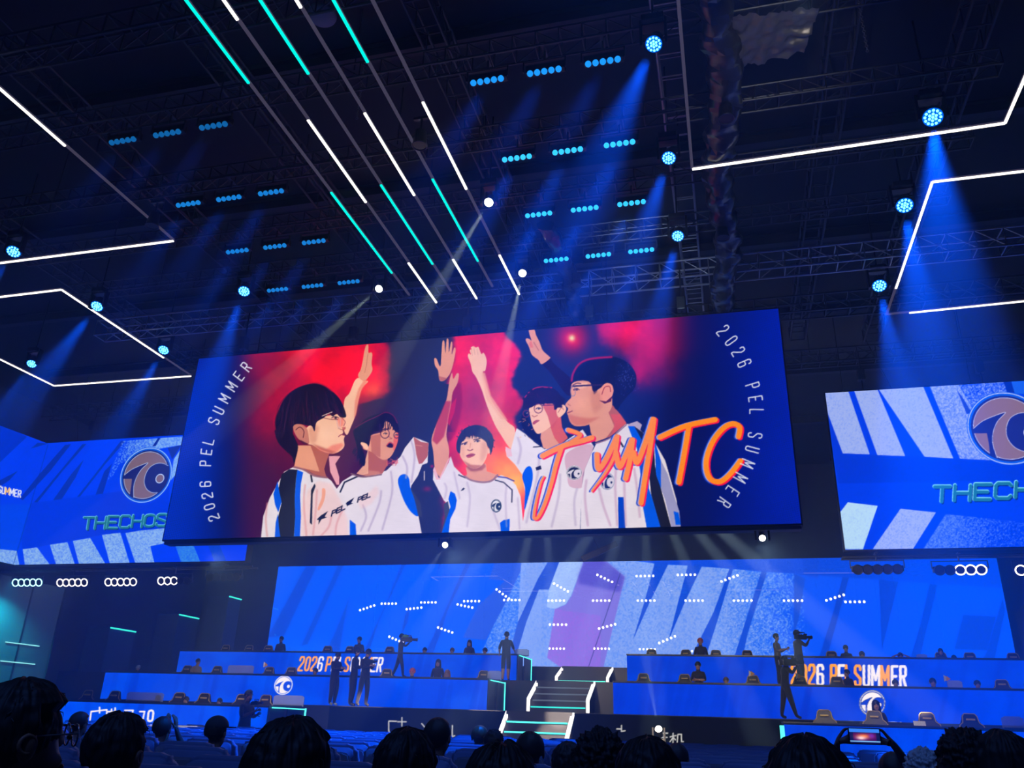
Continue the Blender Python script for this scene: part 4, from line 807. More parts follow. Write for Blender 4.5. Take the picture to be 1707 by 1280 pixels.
def stairs(label, xl, xr, y0, z0, y1, z1, n, cols):
    t = thing('stage_stairs', label, 'stairs', ((xl+xr)/2, y0, z0), 0)
    w_ = xr-xl
    for i in range(n):
        h = (z1-z0)*(i+1)/n; yb = (y1-y0)*i/n; bm = NB(); box(bm, (0, (yb+(y1-y0))/2, h-.5*(z1-z0)/n), (w_, (y1-y0)-yb, (z1-z0)/n)); s_ = build('step', bm, M_DECK, t)
        c_ = cols[min(i, len(cols)-1)]
        if c_: bm = NB(); box(bm, (0, yb-.012, h-.03), (w_-.16, .024, .045)); build('nosing_strip', bm, c_, s_)
    for s_ in (-1, 1):
        x = s_*w_/2; dz = z1-z0; bm = NB()
        P = [(-.02, 0), (-.02, dz*.42), ((y1-y0)*.95, dz), ((y1-y0)*.95+.0, dz-.1), (.06, dz*.38), (.06, 0)]
        prism(bm, P, lambda u, v: Vector((x-.05, u-.03, v)), lambda u, v: Vector((x+.05, u-.03, v))); build('side_strip', bm, M_WHT, t)
    return t
stairs('lowest stage stairs with teal step lights and white side strips, nearest the seats', -6.7, -4.71, 24.2, 0, 25.6, 1.65, 6, [None, None, None, M_TEALB, M_TEALB, None])
stairs('middle stage stairs with grey step edges between the two lower desk rows', -6.7, -4.71, 28.2, 1.65, 29.6, 2.72, 5, [M_TEAL, M_DIMGREY, M_DIMGREY, M_DIMGREY, None])
stairs('short topmost stage stairs with one teal step light, below the LED back wall', -6.7, -4.71, 32.8, 2.72, 34.2, 3.5, 4, [M_TEALB, None, None, None])

# ---------------------------------------------------------------- player desks
def desk(label, xa, xb, y, zb, zt, paint, nu, nv, side=None, dep=1.5):
    t = thing('player_desk', label, 'desk', ((xa+xb)/2, y, zb), 0)
    L = xb-xa; H = zt-zb
    o = led_grid('display', flat(xa, xb, zb+.02, zt-.035, y), nu, nv, paint(), LED_DESK); under(t, o)
    bm = NB(); box(bm, (0, .05, H/2), (L, .08, H-.02))
    for s_ in (-1, 1): box(bm, (s_*(L/2-.03), .47, H/2), (.06, .86, H-.02))
    build('desk_frame', bm, M_BLACK, t)
    bm = NB(); box(bm, (0, .45, H+.005), (L+.03, .92, .045), bev=.008); build('desk_top', bm, mat('desk_top', (.03, .035, .05), .3), t)
    if side:
        e = thing('end_partition', 'dark end panel outlined with teal light, right end of the %s' % side, 'partition', (xb+.05, y+.95, zb), 0, 'teal-edged end panels of the desks'); d2 = dep-.95
        bm = NB(); box(bm, (-.0, d2/2, H/2), (.04, d2, H)); build('panel', bm, M_BLACK, e)
        bm = NB(); box(bm, (.03, d2/2-.45, H-.03), (.03, d2+.9, .03)); box(bm, (.03, d2-.02, H/2), (.03, .06, H)); build('edge_light', bm, M_TEALB, e)
        bm = NB(); box(bm, (L/2+.01, .02, H/2), (.04, .06, H)); build('corner_post', bm, mat('corner_dark_blue', (.0, .02, .14), .4), t)
    return t
R1, R2, R3 = 21.6, 26.8, 30.5
desk('rear left player desk carrying orange and white lettering, left of the topmost stairs', -22.0, -7.71, R3, 2.72, 3.66, paint_row3_left, 640, 60, 'rear left desk', 2.0)
desk('rear right player desk carrying the large orange and white lettering', -3.68, 14.0, R3, 2.72, 3.70, paint_row3_right, 720, 60)
desk('middle left player desk with a small white round badge', -22.3, -7.72, R2, 1.65, 2.60, paint_row2_left, 700, 76, 'middle left desk', 1.85)
desk('middle right player desk with a white round badge and white lettering below it', -3.68, 14.0, R2, 1.65, 2.60, paint_row2_right, 760, 80)
desk('front left player desk with white symbols, mostly hidden by heads', -22.5, -12.46, R1, .55, 1.52, paint_row1_left, 520, 80, 'front left desk', 2.0)
t = desk('front right player desk with a teal light at its left end', 1.04, 14.0, R1, .55, 1.50, paint_row1_right, 560, 80)
bm = NB(); box(bm, (-6.53, .02, .62), (.10, .06, .55)); build('edge_light', bm, M_TEALB, t)

# pale translucent screens standing on the desks
M_ACR = mat('frosted_acrylic', (.5, .55, .68), .35, alpha=.45)
def acrylic(px0, px1, ytop, Y, zb, lab):
    a = atY(px0, ytop, Y); b = atY(px1, ytop, Y); w_ = abs(b.x-a.x); h = (a.z+b.z)/2-zb
    t = thing('desk_partition', lab, 'partition', ((a.x+b.x)/2, Y, zb), 0, 'clear partitions on the desks')
    bm = NB(); prism(bm, [(-w_/2, 0), (w_/2, 0), (w_/2, h-.04), (w_/2-.08, h), (-w_/2+.08, h), (-w_/2, h-.04)], lambda u, v: Vector((u, -.01, v)), lambda u, v: Vector((u, .01, v))); build('panel', bm, M_ACR, t)
    bm = NB(); box(bm, (0, 0, .015), (w_*.9, .12, .03)); build('foot', bm, M_STEEL, t)
acrylic(213, 274, 1154, 22.2, 1.545, 'pale clear partition on the front left desk')
acrylic(381, 424, 1109, 27.3, 2.625, 'pale clear partition on the middle left desk below the plain blue panel')
acrylic(457, 508, 1159, 22.4, 1.545, 'square pale partition at the right end of the front left desk')
acrylic(813, 836, 1118, 28.0, 2.625, 'pale partition at the stairs end of the middle left desk')
acrylic(858, 882, 1082, 31.6, 3.685, 'pale partition at the stairs end of the rear left desk')
acrylic(1527, 1545, 1090, 31.2, 3.725, 'small pale partition on the rear right desk')
acrylic(1578, 1603, 1134, 27.4, 2.625, 'small pale partition on the middle right desk beside a flag')
acrylic(1668, 1705, 1194, 22.2, 1.525, 'wide pale partition at the far right of the front right desk')
# bright little triangular pennants on the desks
for px, py, Y, zb, lab in ((443, 1104, 27.4, 2.625, 'orange and white triangular pennant on the middle left desk'), (1252, 1118, 27.4, 2.625, 'orange and white triangular pennant on the middle right desk, left of the camera crew'), (1330, 1122, 27.4, 2.625, 'triangular pennant beside the standing camera crew'), (1577, 1126, 27.4, 2.625, 'orange and white triangular pennant on the far right of the middle desk')):
    p = atY(px, py, Y); h = p.z-zb
    t = thing('pennant', lab, 'flag', (p.x, Y, zb), 0, 'triangular pennants on the desks')
    bm = NB(); tube(bm, (0, 0, 0), (0, 0, h), .008, 6); tube(bm, (0, 0, 0), (0, 0, .015), .05, 12); build('pole', bm, M_STEEL, t)
    bm = NB(); prism(bm, [(-.02, h+.02), (.1, h-.08), (-.02, h-.17)], lambda u, v: Vector((u-.05, -.012, v)), lambda u, v: Vector((u-.05, .0, v))); build('cloth', bm, mat('pennant_white', (.8, .78, .75), .6), t)
    bm = NB(); prism(bm, [(.02, h-.01), (.13, h-.09), (-.0, h-.16)], lambda u, v: Vector((u-.02, -.02, v)), lambda u, v: Vector((u-.02, -.0125, v))); build('emblem', bm, mat('pennant_orange', (.9, .4, .04), .6), t)

# ---------------------------------------------------------------- rig: LED tubes
def led_tube(name, label, a, b, segs, group):
    """straight tube from a to b; segs = [(t0, t1, material)] lit stretches"""
    a = Vector(a); b = Vector(b); t = thing(name, label, 'light', a, 0, group); d = b-a
    bm = NB(); u = d.normalized(); q = u.to_track_quat('Y', 'Z').to_matrix().to_4x4()
    box(bm, (0, d.length/2, .018), (.05, d.length, .03)); o = build('profile', bm, M_TUBE, t); o.matrix_basis = q
    for t0, t1, m in segs:
        bm = NB(); box(bm, (0, (t0+t1)/2*d.length, -.01), (.042, (t1-t0)*d.length, .026)); o = build('lit_section', bm, m, t); o.matrix_basis = q
        bm.free if False else None
    return t
TX = [-7.02, -6.48, -5.96, -5.445, -4.92, -4.38]
TL = [[((308, -30), (415, 138), 1), ((552, 320), (650, 455), 1)], [((350, -30), (393, 33), 0), ((510, 200), (607, 337), 0), ((678, 438), (728, 505), 0)], [((412, -30), (512, 123), 1), ((632, 308), (720, 440), 1)],
      [((478, -30), (502, 12), 0), ((607, 188), (690, 325), 0), ((755, 432), (795, 500), 0)], [((538, -30), (613, 103), 1), ((720, 298), (795, 435), 1)], [((703, 170), (774, 315), 0), ((830, 425), (865, 493), 0)]]
nm = ['leftmost', 'second from the left', 'third from the left', 'fourth from the left', 'fifth from the left', 'rightmost']
for i, x in enumerate(TX):
    y0, y1 = 5.6, 16.55 if i % 2 else 16.1
    sg = []
    for a, b, c in TL[i]:
        ya, yb = [(atZ(p_[0], p_[1], ZR)).y for p_ in (a, b)]; sg.append(((max(ya, y0)-y0)/(y1-y0), min(1, (yb-y0)/(y1-y0)), M_CYAN if c else M_WTUBE))
    led_tube('ceiling_light_tube', 'straight overhead tube with %s stretches, %s of six parallel' % ('cyan' if i in (0, 2, 4) else 'white', nm[i]), (x, y0, ZR), (x, y1, ZR), sg, 'six parallel overhead light tubes')
def frame_tube(pts, label, lits):
    for k in range(len(pts)-1):
        sg = [(0, 1, M_WTUBE)] if lits[k] is None else [(lits[k][0], lits[k][1], M_WTUBE)] if lits[k] else []
        led_tube('ceiling_outline_tube', label[k], (*pts[k], ZR), (*pts[k+1], ZR), sg, 'angular outline light tubes overhead')
frame_tube([(-.12, 7.0), (-.12, 12.6), (5.0, 12.45), (5.0, 8.5)], ['overhead light tube right of the lamps, lit only at its near end', 'long bright overhead light tube at upper right running to the corner', 'short overhead light tube at the upper right edge'], [(0, .28), None, None])
frame_tube([(8.4, 13.9), (4.17, 13.9), (4.2, 19.3), (8.4, 19.1)], ['bright overhead light tube at right edge, upper side of the lower outline', 'steep overhead light tube of the lower right outline', 'overhead light tube just above the right LED wall'], [None, (0, .75), (.12, 1)])
frame_tube([(-11.2, 7.2), (-11.23, 12.76), (-17.5, 12.76)], ['slanting overhead light tube at upper left', 'bright level overhead light tube at left between the lamps'], [(0, .42), None])
frame_tube([(-19.5, 14.15), (-15.38, 14.13), (-15.46, 19.55), (-20.4, 19.45), (-20.5, 15.5)], ['level light tube at the left edge, top of the lower left outline', 'slanting light tube of the lower left outline', 'level light tube ending at the big LED wall', 'left closing light tube of the lower left outline'], [None, (0, .75), None, (0, .65)])

# ---------------------------------------------------------------- rig: lamp fixtures
M_LENS = {}
def lens_mat(k, col=(0.0, .33, 1.0)):
    if k not in M_LENS:
        M_LENS[k] = emat('lamp_lens_%d' % int(k*100), col, k)
    return M_LENS[k]
def bar_light(label, x, y, z, aim, lens, group, spacing=.115, off=(), rings=False, r=.05, yk=.4):
    """five-cell batten on a yoke"""
    t = thing('batten_light', label, 'stage light', (x, y, z), 0, group)
    aim = Vector(aim).normalized(); up = -aim
    bm = NB(); q = aim.to_track_quat('-Z', 'Y').to_matrix().to_4x4()
    box(bm, Vector((0, 0, 0))+up*.09, (spacing*5+.06, .12, .14), rot=None, bev=.015); build('housing', bm, M_HOUS, t)
    bm = NB(); box(bm, (0, 0, .22), (spacing*5+.1, .03, .02))
    for s_ in (-1, 1): box(bm, (s_*(spacing*2.5+.05), 0, .13), (.02, .04, .2))
    tube(bm, (0, 0, .22), (0, 0, yk), .02, 6); box(bm, (0, 0, yk), (.06, .36, .03)); build('yoke', bm, M_STEEL, t)
    for k in range(5):
        c = Vector(((k-2)*spacing, 0, 0)); bm = NB()
        if rings: ring(bm, c+aim*.0, aim, r*.9, r*.12); disc(bm, c-aim*.01, aim, r*.85, mi=1); build('lamp_cell', bm, [lens if k not in off else M_HOUS, M_HOUS], t)
        else:
            ball(bm, c+aim*.0, (r, r, r), 14, 8); build('lamp_cell', bm, lens if k not in off else M_HOUS, t, smooth=True)
    return t
AIM = (-.2, -.45, -1)
rown = ['nearest lamp row', 'second lamp row', 'third lamp row', 'last lamp row']; coln = ['left block, left column', 'left block, middle column', 'left block, right column', 'right block, left column', 'right block, middle column', 'right block, right column']
for j, by in enumerate(BAR_Y):
    for i, bx in enumerate(BAR_X):
        k = (.75 if i < 3 else 1.5)*(.55 if j == 0 and i < 3 else .8 if j == 0 else 1)
        bar_light('five-cell blue batten in the overhead %s, %s' % (rown[j], coln[i]), bx, by, ZR, AIM, emat('blue_cell_%d' % int(k*100), (0.01, .30, 1.0) if k < 1.4 else (.03, .50, 1.0), k), 'blue five-cell battens overhead', yk=.42)
M_DOT = emat('wash_dot', (.16, .95, .92), 3.2); M_FACE = emat('wash_face', (0.0, .12, .9), 1.2)
wl = ['highest blue wash lamp, at the top right of centre', 'blue wash lamp in the middle of the column right of centre', 'lowest blue wash lamp of the column right of centre, above the LED wall', 'highest blue wash lamp at right, over the long white tube', 'middle blue wash lamp at right, beside the steep white tube', 'lowest blue wash lamp at right, left of the lower outline tube',
      'blue wash lamp at the left edge above the level tube', 'blue wash lamp on the slanting tube at left', 'blue wash lamp just left of the big LED wall corner', 'lowest blue wash lamp at the far left', 'blue wash lamp directly above the left end of the big LED wall']
def moving_head(label, p, aim, r, kind, group):
    t = thing('wash_light' if kind == 'wash' else 'spotlight', label, 'stage light', p, 0, group); aim = Vector(aim).normalized()
    q = aim.to_track_quat('Z', 'Y').to_matrix()
    bm = NB(); tube(bm, -aim*.26, -aim*.02, r*.75, 20, r*1.12); tube(bm, -aim*.02, aim*.01, r*1.12, 20, r*1.1); build('head', bm, M_HOUS, t, smooth=False)
    bm = NB(); box(bm, (0, 0, .42), (.34, .3, .12), bev=.02)
    for s_ in (-1, 1): box(bm, (s_*(r+.06), 0, .2), (.04, .12, .5))
    box(bm, (0, 0, .36), (2*r+.16, .12, .04))
    if p[2] > 8: tube(bm, (0, 0, .45), (0, 0, ZT-p[2]+.02), .02, 6)
    build('yoke', bm, M_HOUS, t)
    if kind == 'wash':
        bm = NB(); disc(bm, aim*.012, aim, r*1.02, 28); build('face', bm, M_FACE, t)
        bm = NB(); n = 0
        for rr, k in ((0, 1), (.36, 6), (.76, 12)):
            for a in range(k):
                an = 2*math.pi*a/k+.2; c = aim*.016+q @ Vector((rr*r*math.cos(an), rr*r*math.sin(an), 0)); ball(bm, c, r*.15, 8, 6)
        build('led_cells', bm, M_DOT, t, smooth=True)
    else:
        bm = NB(); ball(bm, aim*.0, r*1.0, 20, 12); build('lens', bm, emat('spot_lens', (1, 1, .93), 7), t, smooth=True)
    return t
tocam = lambda p: (EYE-Vector(p)).normalized()
for i, (x, y, d, k) in enumerate(WASH):
    p = atZ(x, y, ZR); a = (Vector(d).normalized()*.75+tocam(p)*.75)
    moving_head(wl[i], p, a, .125 if i < 3 else .155 if i < 6 else .15 if i < 9 else .14, 'wash', 'round blue wash lamps')
for i, (x, y, z, d, k) in enumerate(PROFILE):
    p = atZ(x, y, z); d = Vector(d).normalized()*.5+tocam(p)*.9; moving_head(['white follow spot right of the ceiling tubes, highest of three', 'white follow spot just above the middle of the LED wall', 'white follow spot above the left half of the LED wall'][i], p, d, .09, 'spot', 'white spots overhead')
for lab, p, d, w_, ang, pw in (('small white spot under the big LED wall near its middle', (-5.87, 16.6, 4.8), (-.55, .45, -.55), .065, 16, 500), ('small white spot under the right end of the big LED wall', (.71, 16.6, 4.8), (.12, .3, -1), .065, 14, 300)):
    moving_head(lab, p, Vector(d).normalized()*.4+tocam(p), w_, 'spot', 'white spots under the big LED wall'); d = Vector(d).normalized(); spot('under_beam', Vector(p)+d*.08, d, pw*8, ang, (1, .8, .5), .6, .03)
# up-light in front of the stage
t = moving_head('bright white floor spot shining up in front of the dark stage front', (-2.17, 25.0, 1.27), (-.05, -.75, .6), .1, 'spot', None)
bm = NB(); tube(bm, (0, 0, -1.27), (0, 0, -.3), .03, 8); tube(bm, (0, 0, -1.27), (0, 0, -1.23), .25, 16); box(bm, (0, 0, -.28), (.3, .2, .08)); build('stand', bm, M_BLACK, t)
for ch in t.children:
    if ch.name.startswith('yoke'): ch.scale = (1, 1, -1)
spot('floor_beam', (-2.22, 25.0, 1.50), (-.16, .10, 1), 9000, 12, (1, .85, .45), .5, .03)

# battens behind the big LED wall: they light the stage, and the glossy back wall mirrors them
M_HOT = emat('hot_cell', (.92, .97, 1.0), 55)
def mirror_place(px, py, Ym):
    P = atY(px, py, 2*37.3-Ym); P.y = Ym; return P
MB_ = [(648, 1006), (714, 1004), (786, 1002), (853, 1000), (927, 1001), (1002, 1001), (1077, 1001), (1157, 1001), (1238, 1001), (1322, 1001), (1425, 1003)]
LB_ = [(640, 1082), (715, 1081), (790, 1081), (928, 1081), (1003, 1081), (1079, 1082), (1160, 1085), (1250, 1087), (1335, 1089)]
UB_ = [(935, 979, .5), (1008, 964, .45), (1075, 960, 0), (1144, 958, 0), (1216, 964, -.35), (1300, 980, -.45), (1392, 996, -.3), (612, 1013, -.3), (690, 1014, -.1), (775, 1010, .2), (838, 990, .6), (742, 1050, .3), (930, 1041, 0), (1012, 1044, -.25), (1112, 1066, -.4), (660, 1066, .35)]
cnt = 0
for L_, Ym, gr, pw in ((MB_, 23.5, 'white battens behind the big LED wall', 1), (LB_, 17.3, 'white battens behind the big LED wall', .5), (UB_, 24.4, 'white battens behind the big LED wall', .8)):
    for e in L_:
        p = mirror_place(e[0], e[1], Ym)
        if (Ym < 20 and (p.x < -12.2 or p.x > .8)) or p.x < -23 or p.x > 11.2 or 1.7 < p.x < 3.5: continue
        tl = e[2] if len(e) > 2 else 0
        tt = thing('stage_batten', 'white five-cell batten hung behind the big LED wall facing the stage', 'stage light', p, 0, gr); tt.rotation_euler = (0, tl, 0)
        bm = NB(); box(bm, (0, -.08, 0), (1.16, .1, .18), bev=.01); tube(bm, (0, -.08, .09), (0, -.08, ZT-p.z), .012, 6); build('housing', bm, M_HOUS, tt)
        bm = NB()
        for k in range(5): ball(bm, ((k-2)*.25, 0, 0), (.065, .04, .07), 10, 6)
        build('lamp_cells', bm, M_HOT if pw > .6 else emat('hot_cell_low', (.92, .97, 1.0), 40), tt)
for px, py, L_ in ((1070, 770, ((955, .8), (1018, .7), (1078, .6), (1140, .8), (1200, 1.0), (1256, 1.3))), (905, 800, ((872, .7), (915, .5), (800, .5)))):
    p = atY(px, py, 18.6)
    for tx, k in L_: spot('rear_beam', p, atY(tx, 932, 20.6)-p, 80000*k, 7, (1.0, .80, .60), .7, .05)

# five-lamp bars with ring lamps under the side walls
M_RING = emat('ring_lamp', (1, .93, .88), 3.2); M_RINGC = emat('ring_lamp_cyan', (.35, .95, 1), 3.2)
for k, (px, py, lab, off, m) in enumerate(((45, 971, 'lit ring-lamp bar at the far left under the left LED wall', (), M_RINGC), (120, 971, 'second lit ring-lamp bar from the left', (), M_RING), (201, 970, 'third lit ring-lamp bar from the left', (), M_RING), (290, 968, 'ring-lamp bar with two dark lamps under the left LED wall', (3, 4), M_RING), (372, 962, 'dark unlit ring-lamp bar at the right end of the left LED wall', (0, 1, 2, 3, 4), M_RING),
                                           (1463, 949, 'unlit black ring-lamp bar under the right LED wall', (0, 1, 2, 3, 4), M_RING), (1601, 950, 'ring-lamp bar under the right LED wall with three lamps lit', (0, 1), M_RING), (1738, 950, 'ring-lamp bar at the right edge of the picture', (), M_RING))):
    p = atY(px, py, 22.5)
    t = bar_light(lab, p.x, 22.5, p.z, (.05 if px < 800 else -.1, -1, -.35), m, 'five-lamp ring bars under the side walls', .235, off, True, .13)
    t.location.z = p.z
# long carrier pipes for them
for xa, xb in ((-24.0, -14.2), (2.9, 11.4)):
    bm = NB(); tube(bm, (xa, 22.5, 5.52), (xb, 22.5, 5.52), .03, 8); tube(bm, (xa, 22.8, 5.52), (xb, 22.8, 5.52), .03, 8)
    for k in range(int(xb-xa)*2): tube(bm, (xa+k*.5, 22.5, 5.52), (xa+k*.5+.25, 22.8, 5.52), .012, 5)
    o = build('lighting_pipe', bm, M_STEEL); props(o, 'long ladder pipe under the %s LED wall carrying the ring lamps' % ('left' if xa < 0 else 'right'), 'pipe')

# ---------------------------------------------------------------- trusses
def truss(label, a, b, s_=.4, group='dark steel trusses of the lighting grid', rr=.026, m=None, step=None):
    a = Vector(a); b = Vector(b); d = b-a; L = d.length; u = d.normalized(); side = Vector((-u.y, u.x, 0)).normalized() if abs(u.z) < .9 else Vector((1, 0, 0)); upv = u.cross(side)
    t = thing('lighting_truss', label, 'truss', a, 0, group); C4 = [side*s_/2*i+upv*s_/2*j for i, j in ((-1, -1), (1, -1), (1, 1), (-1, 1))]
    bm = NB()
    for c in C4: tube(bm, c, c+u*L, rr, 7)
    build('chords', bm, m or M_STEEL, t)
    bm = NB(); n = max(2, int(L/(step or s_*1.25)))
    for k in range(n+1):
        p = u*(L*k/n)
        for i in range(4): tube(bm, p+C4[i], p+C4[(i+1) % 4], rr*.55, 5)
        if k < n:
            p2 = u*(L*(k+1)/n)
            for i in (1, 3): tube(bm, p+C4[i], p2+C4[(i+1) % 4], rr*.5, 5)
    build('lacing', bm, m or M_STEEL, t)
    for f_ in ((.12, .5, .88) if L > 6 else (.5,)): bm = NB(); tube(bm, u*(L*f_)+Vector((0, 0, s_/2)), u*(L*f_)+Vector((0, 0, ZT-a.z+.02)), .012, 5); build('hanger_rod', bm, M_STEEL, t)
    return t
truss('truss running into depth along the right, over the foil-wrapped line', (2.43, 6, ZTY), (2.43, 22.5, ZTY), .42)
truss('truss running into depth right of centre beside the blue wash lamps', (-0.35, 6, ZTY), (-0.35, 20.2, ZTY), .42, m=M_STEEL_LIT)
truss('truss running into depth left of the ceiling tubes', (-8.13, 5, ZTY), (-8.13, 20, ZTY), .42)
truss('truss running into depth right of the ceiling tubes', (-4.17, 5, ZTY), (-4.17, 20, ZTY), .42)
truss('truss running into depth at left above the slanting tube', (-11.72, 5, ZTY), (-11.72, 21, ZTY), .42)
truss('truss running into depth above the far left lamps', (-16.48, 8, ZTY), (-16.48, 23, ZTY), .42)
truss('truss running into depth above the far right lamps', (4.49, 8, ZTY), (4.49, 23, ZTY), .42)
truss('long cross truss above the big LED wall', (-17, 17.3, ZT2), (12, 17.3, ZT2), .45, m=M_STEEL_LIT)
truss('second cross truss carrying the big LED wall', (-16, 19.6, ZT2), (12, 19.6, ZT2), .45)
for j, by in enumerate(BAR_Y):
    truss('cross truss over the overhead %s' % rown[j], (-16.0, by, ZR+.56), (4.8, by, ZR+.56), .30, rr=.02)
truss('cross truss near the top edge at left', (-16, 7.9, ZT2), (5, 7.9, ZT2), .4)
truss('cross truss above the left LED wall', (-24, 22.9, ZT2), (-12, 22.9, ZT2), .4)
truss('cross truss above the right LED wall', (1.5, 22.9, ZT2), (12, 22.9, ZT2), .4)
# roof ducts and crumpled foil-wrapped cable bundles
M_FOIL = mat('grey_foil', (.30, .29, .28), .38, .55, bump=.9, bscale=3.2)
def sheet(name, lab, cat, c4, m, n=26, amp=.05, thick=.02, seed=0, group=None):
    bm = NB(); V = []
    for j in range(n+1):
        row = []
        for i in range(n+1):
            u, v = i/n, j/n; p = Vector(c4[0]).lerp(Vector(c4[1]), u).lerp(Vector(c4[3]).lerp(Vector(c4[2]), u), v)
            f = mnoise.noise(Vector((u*7+seed, v*7, seed*3)))*amp+mnoise.noise(Vector((u*19+seed, v*17, 2)))*amp*.5+abs(math.sin(u*math.pi*6))**8*amp*.3
            row.append(bm.verts.new(p+Vector((0, 0, f))))
        V.append(row)
    for j in range(n):
        for i in range(n): f = bm.faces.new((V[j][i], V[j][i+1], V[j+1][i+1], V[j+1][i])); f.smooth = True
    r = bmesh.ops.solidify(bm, geom=bm.faces[:], thickness=thick)
    o = build(name, bm, m); return props(o, lab, cat, group)
zf = 11.05
c4 = [atZ(1200, 122, zf), atZ(1340, 88, zf), atZ(1366, 14, zf), atZ(1222, 28, zf)]
sheet('foil_sheet', 'crumpled grey foil sheet stretched overhead at the top right', 'sheet', c4, M_FOIL, amp=.09, seed=2)
spot('truss_fill', (-1.5, 12.5, 9.6), (.05, 1.0, .38), 260, 70, (.6, .75, 1.0), 1.0, .1)  # added lamp, only brightens the cross truss
spot('foil_fill', (1.3, 7.4, 8.9), (0, 1.0, .75), 160, 50, (1, .95, .9), 1.0, .1)  # added lamp that lifts the dark foil sheet
bm = NB(); box(bm, (0, 0, 0), (.3, .2, .16), bev=.03)
for s_, lab in ((1, 'x'),):
    bm.free()
def bundle(lab, x, y0, y1, seed, r=.2):
    bm = NB(); n = int((y1-y0)*9); V = []
    for k in range(n+1):
        y = y0+(y1-y0)*k/n; row = []
        for j in range(14):
            a = 2*math.pi*j/14; rr = r*(1+.35*mnoise.noise(Vector((y*2.2+seed, math.cos(a)*1.4, math.sin(a)*1.4)))+.12*math.sin(y*9+j))
            row.append(bm.verts.new((x+rr*1.3*math.cos(a)+.08*math.sin(y*1.3), y, ZR+.25+rr*math.sin(a))))
        V.append(row)
    for k in range(n):
        for j in range(14): f = bm.faces.new((V[k][j], V[k+1][j], V[k+1][(j+1) % 14], V[k][(j+1) % 14])); f.smooth = (k % 3 != 0)
    bm.faces.new(V[0]); bm.faces.new(V[-1][::-1])
    o = build('cable_duct', bm, mat('black_foil', (.05, .05, .055), .28, .5, bump=.8, bscale=9)); props(o, lab, 'duct', 'wrapped cable ducts overhead')
bundle('crumpled black-wrapped cable duct running into depth at right', .42, 8.2, 18.6, 1)
bundle('crumpled black-wrapped cable duct right of the white follow spots', -3.2, 14.2, 19.2, 5, .14)
# roof beams and a round ceiling speaker, small dark objects overhead
for k, (ya, xa, xb) in enumerate(((6.5, -24, 12), (10.5, -24, 12), (14.5, -24, 12), (18.5, -24, 12), (22.5, -24, 12), (27, -24, 12), (32, -24, 12))):
    bm = NB(); L = xb-xa; box(bm, (0, 0, .14), (L, .2, .03)); box(bm, (0, 0, -.14), (L, .2, .03)); box(bm, (0, 0, 0), (L, .03, .28))
    o = build('ceiling_beam', bm, mat('beam_paint', (.04, .042, .05), .6, .3), loc=((xa+xb)/2, ya, ZT-.16)); o['kind'] = 'structure'
p = atZ(537, 25, 11.9)
t = thing('ceiling_speaker', 'grey half-round speaker overhead between the light tubes at the top', 'speaker', p)
bm = NB(); res = bmesh.ops.create_uvsphere(bm, u_segments=24, v_segments=12, radius=.24); bmesh.ops.scale(bm, vec=(1, 1, .5), verts=res['verts']); build('shell', bm, mat('speaker_grey', (.35, .36, .4), .6), t, smooth=True)
bm = NB(); tube(bm, (0, 0, .1), (0, 0, .85), .015, 6); build('bracket', bm, M_STEEL, t)
# hoist chains
def chain(lab, x, y, z0, z1):
    bm = NB(); z = z0; k = 0
    while z < z1:
        ax = Vector((1, 0, 0)) if k % 2 else Vector((0, 1, 0)); ring(bm, (x, y, z), ax, .022, .006, 8); z += .05; k += 1
    o = build('hoist_chain', bm, mat('chain_steel', (.3, .32, .36), .35, .9)); props(o, lab, 'chain')
p = atZ(1446, 85, 10.9); chain('hanging hoist chain at the top right', p.x, p.y, 10.9, 12.7)
p = atZ(598, 175, 11.4); chain('hoist chain between the ceiling tubes', p.x, p.y, 11.1, 12.7)
for k, (px, py, lab) in enumerate(((255, 370, 'small junction box on the left truss'), (700, 235, 'dark dimmer box overhead between the tubes'), (1210, 190, 'round-lensed dark fixture on the foil duct'), (1205, 390, 'unlit round fixture hanging near the lowest wash lamp'), (860, 505, 'unlit fixture above the middle of the LED wall'), (960, 470, 'grey wrapped fixture above the LED wall'))):
    p = atZ(px, py, ZR-.05); t = thing('idle_fixture', lab, 'stage light', p, 0, 'unlit fixtures in the grid')
    bm = NB(); tube(bm, (0, 0, -.1), (0, 0, .2), .13, 16, .10); build('can', bm, mat('can_grey', (.06, .06, .065), .3, .6), t)
    bm = NB(); ring(bm, (0, 0, -.1), (0, 0, 1), .13, .014, 20); build('rim', bm, M_STEEL, t)
    bm = NB(); tube(bm, (0, 0, .2), (0, 0, .5), .02, 6); box(bm, (0, 0, .5), (.3, .06, .05)); build('clamp', bm, M_STEEL, t)
